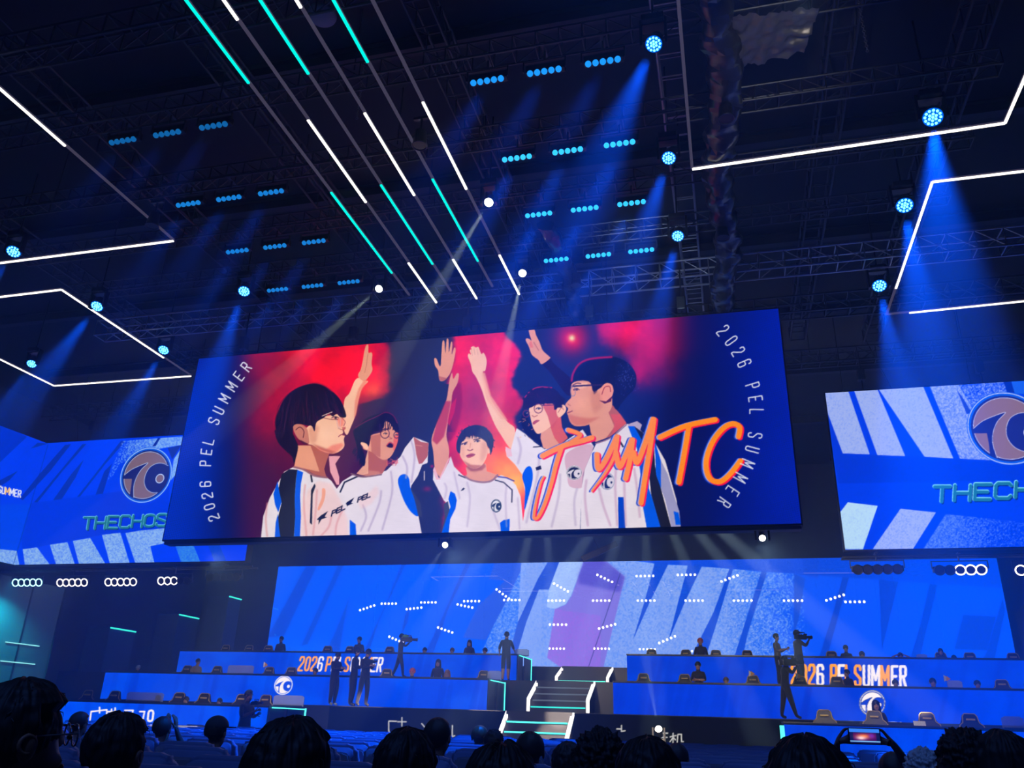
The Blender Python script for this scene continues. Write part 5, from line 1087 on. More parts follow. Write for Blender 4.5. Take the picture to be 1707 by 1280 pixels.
# ---------------------------------------------------------------- people
HD = Vector((-math.sin(_y), math.cos(_y), 0))
def atD(px, py, d):
    r = ray(px, py); return EYE+r*(d/r.dot(HD))
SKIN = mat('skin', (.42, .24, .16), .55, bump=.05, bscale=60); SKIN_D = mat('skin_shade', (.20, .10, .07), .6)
def cloth(name, col, rough=.85): return mat(name, col, rough, bump=.25, bscale=14, sheen=.2)
BLACKC = cloth('black_cloth', (.012, .012, .016)); NAVYC = cloth('navy_cloth', (.015, .02, .05)); GREYC = cloth('grey_cloth', (.16, .16, .15)); DKG = cloth('dark_grey_cloth', (.05, .055, .055)); SHOE = mat('shoe_dark', (.03, .03, .035), .6); SHOEW = mat('shoe_pale', (.5, .48, .42), .6)
HAIRB = mat('black_hair', (.006, .006, .009), .62, bump=.5, bscale=45); HAIRR = mat('red_hair', (.62, .10, .08), .5, bump=.5, bscale=40); HAIRBR = mat('brown_hair', (.10, .045, .02), .45, bump=.5, bscale=40); HAIRG = mat('ash_hair', (.34, .38, .42), .55, bump=.7, bscale=30); CAPM = mat('cap_cloth', (.02, .03, .05), .8)
HAIRO = mat('ginger_hair', (.34, .17, .08), .5, bump=.5, bscale=40)
M_EYE = mat('eye_dark', (.02, .015, .012), .2); M_LIP = mat('lip', (.35, .10, .09), .5); M_GLASS = mat('glasses_frame', (.35, .36, .4), .25, .7)

def rotz(p, a): c, s_ = math.cos(a), math.sin(a); return Vector((p[0]*c-p[1]*s_, p[0]*s_+p[1]*c, p[2]))
def figure(label, H=1.7, loc=(0, 0, 0), rz=0.0, top=BLACKC, pants=BLACKC, shoes=SHOE, sleeves='long', shorts=False, hair='short', hairm=HAIRB, skin=SKIN, pose=None, head=(0, 0), seat=False, sub=1, loose=1.0, group=None, face=True, glasses=False, hair_seed=0, fingers=True, hscale=1.0):
    """one person; local +Y is the way the person faces; head = (turn, nod)"""
    t = thing('person', label, 'person', loc, rz, group); k = H/1.7; pose = pose or {}
    z0 = 0.0
    if seat: z0 = seat_drop = (.92-(.50/k))          # pelvis comes down to the seat
    J = {}
    def add(n, x, y, z, rx, ry=None):
        g = 1.36 if n in ('pelvis', 'waist', 'chest', 'upper') else 1.22 if n[0] in 'sewhka' and len(n) == 2 else 1.42 if n in ('jaw', 'head', 'crown') else 1.12
        J[n] = (Vector((x, y, z-z0 if n not in LEG else z)), rx*g, (ry or rx)*g)
    LEG = () if not seat else ('kL', 'kR', 'aL', 'aR', 'tL', 'tR')
    add('pelvis', 0, 0, .92, .135*loose, .105); add('waist', 0, 0, 1.06, .125*loose, .095); add('chest', 0, .0, 1.24, .155*loose, .11); add('upper', 0, -.005, 1.35, .10, .075); add('nb', 0, -.012, 1.425, .060)
    add('neck', 0, .0, 1.475, .050); add('jaw', 0, .030, 1.535, .060, .055); add('head', 0, .012, 1.60, .078, .088); add('crown', 0, -.004, 1.655, .060, .066); add('nose', 0, .112, 1.578, .010); add('chin', 0, .066, 1.508, .030)
    for s_, S in ((1, 'L'), (-1, 'R')):
        add('s'+S, s_*.165, -.005, 1.375, .058*loose); add('e'+S, s_*.225, -.02, 1.10, .043*loose); add('w'+S, s_*.235, .07, .87, .027); 
        add('h'+S, s_*.088, 0, .86, .088*loose); add('k'+S, s_*.10, .02, .48, .062*loose); add('a'+S, s_*.105, -.02, .085, .042); add('t'+S, s_*.115, .13, .04, .038)
        if seat:
            J['h'+S] = (Vector((s_*.088, .04, .86-z0)), .088, .088); J['k'+S] = (Vector((s_*.12, .46, .50/k)), .066, .066); J['a'+S] = (Vector((s_*.12, .46, .08)), .042, .042); J['t'+S] = (Vector((s_*.125, .60, .04)), .038, .038)
            J['e'+S] = (Vector((s_*.24, .08, 1.12-z0)), .045, .045); J['w'+S] = (Vector((s_*.12, .30, 1.0-z0)), .027, .027)
    lean = pose.get('lean', 0); side = pose.get('side', 0)
    for n in J:
        if n[0] in 'kat' and len(n) == 2: continue
        p, a, b = J[n]; f = max(0, (p.z+z0-.92))/.7
        J[n] = (Vector((p.x+side*f, p.y+lean*f, p.z-abs(lean)*f*f*.25)), a, b)
    for n, v in pose.items():
        if n in J: J[n] = (Vector(v), J[n][1], J[n][2])
    c = J['neck'][0]; hz_, hn = head
    for n in ('jaw', 'head', 'crown', 'nose', 'chin'):
        p = J[n][0]-c; p = Vector((p.x, p.y*math.cos(hn)-p.z*math.sin(hn), p.y*math.sin(hn)+p.z*math.cos(hn))); J[n] = (c+rotz(p, hz_)*hscale, J[n][1]*hscale, J[n][2]*hscale)
    E_ = [('pelvis', 'waist', 't'), ('waist', 'chest', 't'), ('chest', 'upper', 't'), ('upper', 'nb', 's'), ('nb', 'neck', 's'), ('neck', 'jaw', 's'), ('jaw', 'head', 's'), ('head', 'crown', 's'), ('head', 'nose', 's'), ('jaw', 'chin', 's')]
    for S in 'LR':
        E_ += [('upper', 's'+S, 't'), ('s'+S, 'e'+S, 't' if sleeves != 'none' else 's'), ('e'+S, 'w'+S, 't' if sleeves == 'long' else 's'), ('pelvis', 'h'+S, 'p'), ('h'+S, 'k'+S, 'p'), ('k'+S, 'a'+S, 's' if shorts else 'p'), ('a'+S, 't'+S, 'o')]
        w_ = J['w'+S][0]; e = J['e'+S][0]; d = pose.get('hand'+S); d = Vector(d).normalized() if d else (w_-e).normalized()
        s_ = 1 if S == 'L' else -1
        lat = pose.get('palm'+S); lat = Vector(lat).normalized() if lat else (d.cross(Vector((s_, 0, .2))).normalized() if abs(d.x) < .9 else Vector((0, 1, 0)))
        J['p'+S] = (w_+d*.065, .034, .018); E_.append(('w'+S, 'p'+S, 's'))
        if fingers:
            cur = pose.get('curl'+S, .5); nrm = d.cross(lat).normalized()*s_
            for q, (o_, L_) in enumerate(((-.026, .066), (-.009, .076), (.009, .072), (.026, .056))):
                b0 = w_+d*.095+lat*o_; b1 = b0+(d*math.cos(cur*.6)+nrm*math.sin(cur*.6))*L_*.5; b2 = b1+(d*math.cos(cur*1.5)+nrm*math.sin(cur*1.5))*L_*.5
                J['f%d%s' % (q, S)] = (b0, .0095, .0095); J['g%d%s' % (q, S)] = (b1, .0085, .0085); J['i%d%s' % (q, S)] = (b2, .007, .007)
                E_ += [('p'+S, 'f%d%s' % (q, S), 's'), ('f%d%s' % (q, S), 'g%d%s' % (q, S), 's'), ('g%d%s' % (q, S), 'i%d%s' % (q, S), 's')]
            b0 = w_+d*.04-lat*.034; b1 = b0+(d*.7-lat*.7+nrm*.2).normalized()*.04; b2 = b1+(d*.9-lat*.2+nrm*.4).normalized()*.028
            J['u0'+S] = (b0, .011, .011); J['u1'+S] = (b1, .010, .010); J['u2'+S] = (b2, .008, .008); E_ += [('w'+S, 'u0'+S, 's'), ('u0'+S, 'u1'+S, 's'), ('u1'+S, 'u2'+S, 's')]
    names = list(J); idx = {n: i for i, n in enumerate(names)}
    me = bpy.data.meshes.new('body'); me.from_pydata([tuple(J[n][0]*k) for n in names], [(idx[a], idx[b]) for a, b, _ in E_], [])
    o = bpy.data.objects.new('body', me); C.objects.link(o)
    m = o.modifiers.new('s', 'SKIN'); m.use_smooth_shade = True; m.branch_smoothing = .6
    for i, n in enumerate(names):
        sv = me.skin_vertices[0].data[i]; sv.radius = (J[n][1]*k, J[n][2]*k); sv.use_root = (n == 'pelvis')
    s2 = o.modifiers.new('d', 'SUBSURF'); s2.levels = sub; s2.render_levels = sub
    dg = bpy.context.evaluated_depsgraph_get(); nm = bpy.data.meshes.new_from_object(o.evaluated_get(dg)); o.modifiers.clear(); o.data = nm; bpy.data.meshes.remove(me); nm.name = 'body'
    for x in (top, pants, skin, shoes): nm.materials.append(x)
    TI = {'t': 0, 'p': 1, 's': 2, 'o': 3}
    A = np.array([J[a][0]*k for a, b, _ in E_]); B = np.array([J[b][0]*k for a, b, _ in E_]); T_ = np.array([TI[c_] for _, _, c_ in E_]); R_ = np.array([(J[a][1]+J[b][1])/2*k for a, b, _ in E_])
    n = len(nm.polygons); ce = np.empty(n*3); nm.polygons.foreach_get('center', ce); ce = ce.reshape(-1, 3)
    D = B-A; L2 = (D**2).sum(1)+1e-9; tt = np.clip(((ce[:, None]-A[None])*D[None]).sum(2)/L2, 0, 1); dist = np.linalg.norm(ce[:, None]-A[None]-tt[..., None]*D[None], axis=2)-R_[None]*.8
    mi = T_[dist.argmin(1)]
    if sleeves == 'short':
        pass
    nm.polygons.foreach_set('material_index', mi.astype(np.int32)); nm.polygons.foreach_set('use_smooth', np.ones(n, bool)); nm.update()
    o.parent = t
    # hair
    hc = J['head'][0]*k; fr = rotz(Vector((0, math.cos(hn), math.sin(hn))), hz_); upv = rotz(Vector((0, -math.sin(hn), math.cos(hn))), hz_); rt = fr.cross(upv)
    if hair != 'none':
        seg, rg = (40, 26) if sub < 2 else (140, 80)
        bm = NB(); res = bmesh.ops.create_uvsphere(bm, u_segments=seg, v_segments=rg, radius=1); R_h = Vector((.100, .110, .108))*hscale
        for v in res['verts']:
            p = v.co.copy(); x, y, z = p; ang = math.atan2(x, y)
            q = Vector((x*R_h.x, y*R_h.y-.012*hscale, z*R_h.z+.022*hscale))
            nz = mnoise.noise(Vector((ang*5.5+hair_seed, hair_seed, z*1.2)))*.006+mnoise.noise(Vector((ang*17, z*2+hair_seed, 1)))*.004
            if sub > 1: nz += mnoise.noise(Vector((ang*46, z*2.5, hair_seed)))*.0035+mnoise.noise(Vector((x*4, y*4, z*4+hair_seed)))*.006
            if hair in ('curly',): nz += mnoise.noise(Vector((x*6+hair_seed, y*6, z*6)))*.016+mnoise.noise(Vector((x*15, y*15, z*15)))*.01+.006
            q += p*nz
            low = -.30 if hair == 'short' else -.45
            if hair in ('short', 'curly', 'fringe', 'cap', 'part'):
                if y > .22 and z < (.52 if hair != 'fringe' else .25): q = q*.80
                elif z < low-.1: q = Vector((q.x*.86, q.y*.86, q.z))*(.93)
            if hair in ('long', 'bob', 'bun'):
                if y > .40 and z < (.55 if hair == 'long' else .4): q = q*.80
                elif z < .1 and hair != 'bun':
                    ln = .30 if hair == 'long' else .12; f = min(1, (.1-z)/1.1); q.z -= ln*f; q.x = q.x*(1-.35*f)+math.copysign(.085*f, x) if abs(x) > .15 else q.x; q.y = min(q.y, .03)-.03*f
            if hair == 'part' and abs(x) < .09 and z > .6: q -= p*.014*(1-abs(x)/.09)
            v.co = (hc+(rt*q.x+fr*q.y+upv*q.z)*k)
        if hair == 'bun': ball(bm, hc+(upv*.10-fr*.06)*k, .045*k, 16, 10)
        o = build('hair', bm, hairm, t, smooth=True)
        if sub > 1:
            bm = NB(); r2 = random.Random(hair_seed+3)
            for _ in range(46):
                a = r2.uniform(0, 6.28); b = r2.uniform(.15, 1.45); p = Vector((math.sin(a)*math.sin(b), math.cos(a)*math.sin(b), math.cos(b)))
                if p.y > .3 and p.z < .3: continue
                q = Vector((p.x*R_h.x, p.y*R_h.y-.012, p.z*R_h.z+.022))*1.0; d1 = (p*.35+Vector((r2.uniform(-.8, .8), r2.uniform(-.8, .8), -.8))).normalized(); L_ = r2.uniform(.008, .018)
                w = lambda u: hc+(rt*u.x+fr*u.y+upv*u.z)*k
                a1 = q; a2 = q+d1*L_*.6+p*.004; a3 = a2+Vector((d1.x*.3, d1.y*.3, -1)).normalized()*L_
                tube(bm, w(a1), w(a2), .0012, 4, .001); tube(bm, w(a2), w(a3), .001, 4, .0003)
            build('loose_hair', bm, hairm, t)['kind'] = 'stuff'
    if hair == 'cap':
        bm = NB(); res = bmesh.ops.create_uvsphere(bm, u_segments=28, v_segments=14, radius=1)
        for v in res['verts']:
            q = Vector((v.co.x*.102, v.co.y*.112-.008, max(v.co.z, -.05)*.10+.045)); v.co = hc+(rt*q.x+fr*q.y+upv*q.z)*k
        for q in ((-.05, .10), (.0, .10), (.05, .10)): box(bm, hc+(rt*q[0]+fr*(q[1]+.03)+upv*.045)*k, (.06*k, .08*k, .012*k), rot=Matrix.Rotation(hz_, 4, 'Z'))
        build('cap', bm, CAPM, t, smooth=True)
    W = lambda x, y, z: hc+(rt*x+fr*y+upv*z)*k*hscale
    for s_ in (-1, 1):
        bm = NB(); mx = Matrix.Rotation(hz_, 4, 'Z'); ball(bm, W(s_*.092, -.005, -.01), (.010*k, .020*k, .032*k), 12, 8, rot=mx)
        if sub > 1: ring(bm, W(s_*.098, -.006, -.006), rt*s_+fr*.3, .018*k, .005*k, 16)
        build('ear', bm, skin, t, smooth=True)
    if face:
        bm = NB()
        for s_ in (-1, 1): ball(bm, W(s_*.033, .093, .004), (.013*k, .006*k, .006*k), 8, 6, rot=Matrix.Rotation(hz_, 4, 'Z')); ball(bm, W(s_*.033, .096, .028), (.017*k, .004*k, .003*k), 8, 6, rot=Matrix.Rotation(hz_, 4, 'Z'))
        build('eyes', bm, M_EYE, t, smooth=True)
        bm = NB(); ball(bm, W(0, .092, -.058), (.020*k, .007*k, .006*k), 8, 6, rot=Matrix.Rotation(hz_, 4, 'Z')); build('mouth', bm, M_LIP, t, smooth=True)
    if glasses:
        bm = NB()
        for s_ in (-1, 1):
            ring(bm, W(s_*.034, .104, .008), fr, .024*k, .0018*k, 20); tube(bm, W(s_*.058, .102, .012), W(s_*.094, .0, .010), .0018*k, 5)
        tube(bm, W(-.010, .106, .012), W(.010, .106, .012), .0018*k, 5); build('glasses', bm, M_GLASS, t)
    return t

def standing(px, ytop, Y, zf, rz, label, **k):
    p = atY(px, ytop, Y); return figure(label, H=(p.z-zf)/1.735*1.7, loc=(p.x, Y, zf), rz=rz, **k)
PI = math.pi
HOLD = dict(eL=(.20, .05, 1.12), wL=(.08, .27, 1.18), eR=(-.20, .05, 1.12), wR=(-.08, .27, 1.18), curlL=1.0, curlR=1.0)
SHLD = dict(eL=(.24, .16, 1.22), wL=(.10, .36, 1.42), eR=(-.27, .10, 1.22), wR=(-.15, .20, 1.50), curlL=1.0, curlR=1.0)
# camera crew and others on the stage
standing(563, 1086, 26.15, 1.65, -PI/2-.3, 'person in black top with pale shoes, leftmost of the three crew members', shoes=SHOEW, loose=1.2, hair='short', pose=HOLD, head=(0, -.3))
standing(594, 1079, 26.45, 1.65, -PI/2+.2, 'person in black, middle of the three crew members left of the stairs', loose=1.18, hair='cap', pose=dict(HOLD, lean=.04))
standing(613, 1080, 26.05, 1.65, -PI/2-.5, 'person in black with legs apart holding a camera, rightmost of the three crew members', pose=dict(HOLD, kL=(.16, .04, .48), aL=(.22, .0, .085), tL=(.23, .14, .04), kR=(-.14, .0, .48), aR=(-.17, -.06, .085), tR=(-.18, .09, .04)), head=(0, -.5))
standing(670, 1056, 29.75, 2.72, -PI/2+.5, 'camera operator in dark clothes filming from the shoulder on the middle stage level', top=DKG, pose=dict(SHLD, kL=(.14, .1, .48), aL=(.16, .16, .085), tL=(.17, .30, .04), kR=(-.12, -.1, .46), aR=(-.12, -.24, .085), tR=(-.12, -.1, .04)), hair='cap')
standing(845, 1052, 29.85, 2.72, .1, 'person seen from behind in black shirt and shorts beside the stairs', top=BLACKC, shorts=True, sleeves='short', loose=1.1, pose=dict(eL=(.26, .0, 1.14), wL=(.28, .16, 1.06), eR=(-.26, 0, 1.14), wR=(-.27, .12, .98)))
standing(1293, 1055, 29.9, 2.72, -PI/2-.35, 'person in grey shirt applauding behind the camera operator, upper right stage', top=GREYC, sleeves='short', pose=dict(HOLD, wL=(.03, .30, 1.20), wR=(-.03, .30, 1.20), palmL=(0, 0, 1)))
standing(1327, 1050, 29.75, 2.72, -PI/2+.4, 'camera operator in dark clothes with a pale strap, right of the applauding person', top=DKG, loose=1.15, pose=SHLD, hair='cap')
standing(1304, 1091, 26.15, 1.65, -PI/2+.25, 'camera operator all in black standing in front of the middle right desk', loose=1.12, pose=dict(SHLD, lean=.06, kL=(.12, .1, .47), aL=(.14, .2, .085), tL=(.15, .34, .04), kR=(-.12, -.06, .47), aR=(-.12, -.14, .085), tR=(-.12, .0, .04)))
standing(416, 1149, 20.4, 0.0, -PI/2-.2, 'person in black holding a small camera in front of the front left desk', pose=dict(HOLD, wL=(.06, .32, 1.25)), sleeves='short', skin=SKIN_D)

M_CAMB = mat('camera_black', (.015, .015, .018), .35, bump=.1); M_LENSG = mat('lens_glass', (.02, .03, .06), .05, coat=1.)
def video_camera(loc, rz, label, s_=1.0, green=False, group=None):
    t = thing('video_camera', label, 'camera', loc, rz, group)
    bm = NB(); box(bm, (0, -.02, 0), (.12*s_, .36*s_, .17*s_), bev=.015*s_); box(bm, (0, -.24*s_, -.01), (.10*s_, .12*s_, .14*s_), bev=.01*s_); build('body', bm, M_CAMB, t)
    bm = NB(); tube(bm, (0, .15*s_, .01), (0, .34*s_, .01), .045*s_, 18, .055*s_); tube(bm, (0, .34*s_, .01), (0, .38*s_, .01), .065*s_, 18); l_ = build('lens', bm, M_CAMB, t); bm = NB(); disc(bm, (0, .382*s_, .01), (0, 1, 0), .052*s_, 18); build('front_glass', bm, M_LENSG, l_)
    bm = NB(); tube(bm, (0, -.12*s_, .17*s_), (0, .12*s_, .17*s_), .014*s_, 8); tube(bm, (0, -.11*s_, .08*s_), (0, -.11*s_, .17*s_), .012*s_, 6); tube(bm, (0, .11*s_, .08*s_), (0, .11*s_, .17*s_), .012*s_, 6); build('handle', bm, M_CAMB, t)
    bm = NB(); box(bm, (.1*s_, .08*s_, .09*s_), (.06*s_, .12*s_, .05*s_), bev=.008*s_); tube(bm, (.04*s_, .08*s_, .09*s_), (.08*s_, .08*s_, .09*s_), .01*s_, 6); build('viewfinder', bm, M_CAMB, t)
    if green: bm = NB(); ball(bm, (0, -.1*s_, .12*s_), (.09*s_, .13*s_, .07*s_), 14, 8); build('cover', bm, mat('green_cover', (.12, .28, .03), .7), t, smooth=True)
    return t
def cam_at(px, py, Y, rz, label, s_=1.0, **k): p = atY(px, py, Y); return video_camera(p, rz, label, s_, **k)
cam_at(680, 1066, 29.55, -PI/2+.5, 'shoulder video camera with a green cover, held by the operator left of the stairs', .95, green=True)
cam_at(1337, 1062, 29.5, -PI/2+.4, 'shoulder video camera of the operator beside the applauding person', .9)
cam_at(1316, 1104, 25.8, -PI/2+.25, 'large shoulder video camera of the operator in front of the middle right desk', 1.05)
cam_at(622, 1103, 25.7, -PI/2-.5, 'small camera held low by the rightmost of the three crew members', .5)
cam_at(427, 1172, 20.15, -PI/2-.2, 'small camera held by the person in front of the front left desk', .55)

# players on their feet behind the desks (seen from the chest up)
def player(px, ytop, Y, zf, label, **k): return standing(px, ytop, Y, zf, k.pop('rz', PI), label, **dict(dict(sleeves='short'), **k))
player(470, 1060, 32.0, 2.72, 'player in black jersey facing the audience, left end of the rear desk')
player(600, 1061, 32.0, 2.72, 'player in dark jersey standing behind the crew at the rear left desk', top=DKG, hair='cap')
player(783, 1066, 32.0, 2.72, 'long-haired player in black behind the rear left desk near its right end', hair='long', skin=SKIN)
player(1167, 1063, 31.9, 2.72, 'player with bright red hair and black shirt behind the rear right desk', hairm=HAIRR, hair='curly')
player(1409, 1075, 31.9, 2.72, 'player in dark cap and dark shirt above the orange lettering of the rear right desk', hair='cap')
player(1567, 1080, 31.9, 2.72, 'player with hair tied up behind the right part of the rear right desk', hair='bun', top=NAVYC)
player(731, 1098, 28.3, 1.65, 'long-haired player in black jersey behind the middle left desk', hair='long')
player(331, 1097, 28.3, 1.65, 'person in light patterned shirt turned sideways at the left end of the middle left desk', top=cloth('beige_shirt', (.35, .28, .2)), rz=-PI/2-.4, hair='fringe', glasses=True)
player(1163, 1102, 28.3, 1.65, 'player in black shirt with arms folded behind the middle right desk', pose=dict(eL=(.22, .02, 1.14), wL=(-.02, .16, 1.13), eR=(-.22, .02, 1.14), wR=(.02, .17, 1.16)), hair='short')
player(1411, 1115, 28.3, 1.65, 'player turned sideways with a headset, in front of the orange lettering', rz=PI-1.0)
player(1459, 1166, 23.1, .55, 'long-haired player in black printed shirt standing at the front right desk below the round badge', hair='long', pose=dict(wL=(.12, .22, 1.0), wR=(-.05, .24, 1.0)))
player(225, 1106, 28.4, 1.65, 'grey-haired person leaning over the far left end of the middle left desk', hair='curly', hairm=HAIRG, rz=-PI/2, pose=dict(lean=.25))
def seated(px, Y, zf, label, topz=1.27, **k):
    p = atY(px, 1100, Y); return figure(label, H=(topz-.5)/.815*1.7, loc=(p.x, Y, zf), rz=k.pop('rz', PI), seat=True, sleeves='short', **k)
seated(707, 31.7, 2.72, 'dark-haired seated player, just the hair above the rear left desk, right of the camera operator')
seated(753, 31.7, 2.72, 'brown-haired seated player low behind the rear left desk', hairm=HAIRBR, group=None)
seated(808, 31.7, 2.72, 'seated player beside the long-haired player of the rear left desk', hair='cap')
seated(689, 28.0, 1.65, 'seated player with red hair low behind the middle left desk', hairm=HAIRR, hair='curly', topz=1.33)
seated(747, 28.0, 1.65, 'seated player with ginger hair right of the long-haired player, middle left desk', hairm=HAIRO, hair='bob', topz=1.30)
seated(528, 28.0, 1.65, 'seated player below the first orange digits of the rear desk', hair='short', topz=1.28)
seated(1208, 28.0, 1.65, 'seated player bent low right of the player with folded arms', hairm=HAIRBR, topz=1.22)
seated(1487, 28.0, 1.65, 'seated player low in front of the last white letters, middle right desk', topz=1.24)
seated(1549, 28.0, 1.65, 'seated player with bangs behind the middle right desk, left of the clear partition', hair='fringe', topz=1.30)
seated(1622, 28.0, 1.65, 'seated player right of the clear partition of the middle right desk', topz=1.26)
seated(1438, 31.7, 2.72, 'seated player with cap low at the rear right desk, right of the standing one', hair='cap', topz=1.28)
seated(1591, 31.7, 2.72, 'seated player beside the player with tied hair, rear right desk', topz=1.2)
seated(1502, 31.7, 2.72, 'seated player stretching both arms up in white sleeves at the rear right desk', topz=1.26, top=cloth('white_sleeve', (.5, .5, .5)), pose=dict(eL=(.32, .05, 1.16), wL=(.12, .04, 1.26), eR=(-.32, .05, 1.16), wR=(-.12, .04, 1.26)))
seated(275, 22.9, .55, 'seated player beside the clear partition of the front left desk', topz=1.22)
seated(322, 22.8, .55, 'seated player between two chairs of the front left desk', topz=1.20)
seated(377, 22.8, .55, 'seated player with small head low at the front left desk, left of the standing person', topz=1.18)

# ---------------------------------------------------------------- gaming chairs
M_CHB = mat('chair_black', (.018, .018, .02), .5, bump=.1, bscale=30); M_CHG = mat('chair_gold_trim', (.55, .40, .12), .45)
t0 = thing('gaming_chair', 'black gaming chair with gold piping', 'chair', (0, 0, 0), PI, 'gaming chairs behind the desks')
back = [(-.20, .50), (.20, .50), (.23, .75), (.30, .96), (.27, 1.04), (.19, 1.10), (.165, 1.25), (.12, 1.30), (-.12, 1.30), (-.165, 1.25), (-.19, 1.10), (-.27, 1.04), (-.30, .96), (-.23, .75)]
til = lambda z: -.16-(z-.5)*.22
bm = NB(); prism(bm, back, lambda u, v: Vector((u, til(v), v)), lambda u, v: Vector((u, til(v)-.09, v))); bmesh.ops.bevel(bm, geom=[e for e in bm.edges], offset=.018, segments=2, affect='EDGES'); bk_ = build('backrest', bm, M_CHB, t0)
bm = NB(); bp = back+[back[0]]
for a, b in zip(bp[2:-2], bp[3:-1]): tube(bm, (a[0]*.97, til(a[1])+.006, a[1]), (b[0]*.97, til(b[1])+.006, b[1]), .011, 6)
build('piping', bm, M_CHG, bk_)
bm = NB(); box(bm, (0, til(1.18)+.03, 1.17), (.20, .05, .045), bev=.012); build('gold_band', bm, M_CHG, bk_)
for s_ in (-1, 1): bm = NB(); box(bm, (s_*.235, til(.88)+.03, .88), (.035, .03, .22)); build('side_trim', bm, M_CHG, bk_)
bm = NB(); box(bm, (0, .06, .47), (.50, .48, .12), bev=.04); build('seat', bm, M_CHB, t0)
for s_ in (-1, 1):
    bm = NB(); box(bm, (s_*.29, .02, .70), (.08, .27, .035), bev=.012); tube(bm, (s_*.29, .0, .44), (s_*.29, .0, .69), .022, 8); box(bm, (s_*.24, 0, .42), (.12, .06, .03)); build('armrest', bm, M_CHB, t0)
bm = NB(); tube(bm, (0, .02, .1), (0, .02, .42), .03, 10); build('gas_column', bm, M_STEEL, t0)
bm = NB()
for q in range(5): a = q*2*PI/5; tube(bm, (0, .02, .1), (.3*math.cos(a), .02+.3*math.sin(a), .07), .022, 6, .015); ball(bm, (.3*math.cos(a), .02+.3*math.sin(a), .035), .034, 10, 6)
build('base', bm, M_CHB, t0)
CH = [(31.75, 2.72, 'rear left desk', [(363, 'leftmost'), (403, 'second from left'), (437, 'left of the standing player'), (537, 'just left of the crew'), (572, 'behind the crew'), (640, 'left of the camera operator')]),
      (31.75, 2.72, 'rear right desk', [(1088, 'leftmost'), (1141, 'left of the red-haired player'), (1197, 'right of the red-haired player'), (1250, 'left of the applauding person'), (1391, 'left of the capped player'), (1575, 'beside the tied-hair player'), (1624, 'second from right'), (1697, 'rightmost')]),
      (28.15, 1.65, 'middle left desk', [(302, 'leftmost, its side showing'), (353, 'right of the sideways person'), (441, 'beside the pennant'), (481, 'below the first orange digit'), (641, 'left of the camera operator'), (803, 'near the stairs')]),
      (28.15, 1.65, 'middle right desk', [(1074, 'in the floor spot beam'), (1138, 'left of the player with folded arms'), (1252, 'under the pennant'), (1334, 'right of the camera crew'), (1392, 'left of the player with headset'), (1668, 'rightmost')]),
      (22.95, .55, 'front left desk', [(143, 'leftmost'), (187, 'second from left'), (298, 'third from left'), (338, 'fourth from left'), (400, 'behind the standing person'), (440, 'beside the square partition')]),
      (22.95, .55, 'front right desk', [(1366, 'leftmost'), (1444, 'in front of the long-haired player'), (1535, 'with a pale paper on it'), (1611, 'above two audience heads')])]
first = True
for Y, zf, dn, L_ in CH:
    for px, wh in L_:
        p = atY(px, 1120, Y); lab = 'black gaming chair of the %s, %s' % (dn, wh)
        yy = Y-.25 if px == 1444 else Y
        if first: t0.location = (p.x, yy, zf); t0['label'] = lab; first = False
        else: dup(t0, (p.x, yy, zf), PI+rng.uniform(-.2, .2), lab)
p = atY(1533, 1207, 22.3); t = thing('paper_sheet', 'pale paper sheet leaning on the front right desk', 'paper', (p.x, 22.3, 1.53)); bm = NB(); box(bm, (0, 0, .05), (.26, .02, .12), rot=Matrix.Rotation(-.4, 4, 'X')); build('sheet', bm, mat('paper', (.8, .78, .7), .7), t)
p = atY(280, 1166, 22.1); o = None

# ---------------------------------------------------------------- auditorium seats
M_SEAT = mat('seat_blue_fabric', (.07, .12, .30), .6, bump=.1, bscale=40, sheen=.3); M_SHELL = mat('seat_shell', (.22, .25, .36), .3, coat=.3)
s0 = thing('auditorium_seat', 'dark blue auditorium seat', 'seat', (0, 0, 0), 0, 'dark blue auditorium seats')
pr = [(-.27, .42), (.27, .42), (.275, .96), (.255, 1.03), (.20, 1.055), (-.20, 1.055), (-.255, 1.03), (-.275, .96)]
ty = lambda z: -.22-(z-.42)*.20
bm = NB(); prism(bm, pr, lambda u, v: Vector((u, ty(v)+.05, v)), lambda u, v: Vector((u, ty(v)-.06, v))); bmesh.ops.bevel(bm, geom=bm.edges[:], offset=.03, segments=3, affect='EDGES'); build('backrest', bm, M_SEAT, s0, smooth=True)
pr2 = [(-.235, .40), (.235, .40), (.24, .90), (.215, .975), (.16, .99), (-.16, .99), (-.215, .975), (-.24, .90)]
bm = NB(); prism(bm, pr2, lambda u, v: Vector((u, ty(v)-.06, v)), lambda u, v: Vector((u, ty(v)-.095, v))); bmesh.ops.bevel(bm, geom=bm.edges[:], offset=.016, segments=2, affect='EDGES'); build('back_shell', bm, M_SHELL, s0)
bm = NB(); box(bm, (0, .02, .42), (.48, .46, .12), bev=.04); build('cushion', bm, M_SEAT, s0, smooth=True)
for s_ in (-1, 1):
    bm = NB(); box(bm, (s_*.29, -.02, .64), (.06, .36, .05), bev=.02); box(bm, (s_*.29, -.02, .32), (.04, .30, .64), bev=.01); build('armrest', bm, M_SHELL, s0)
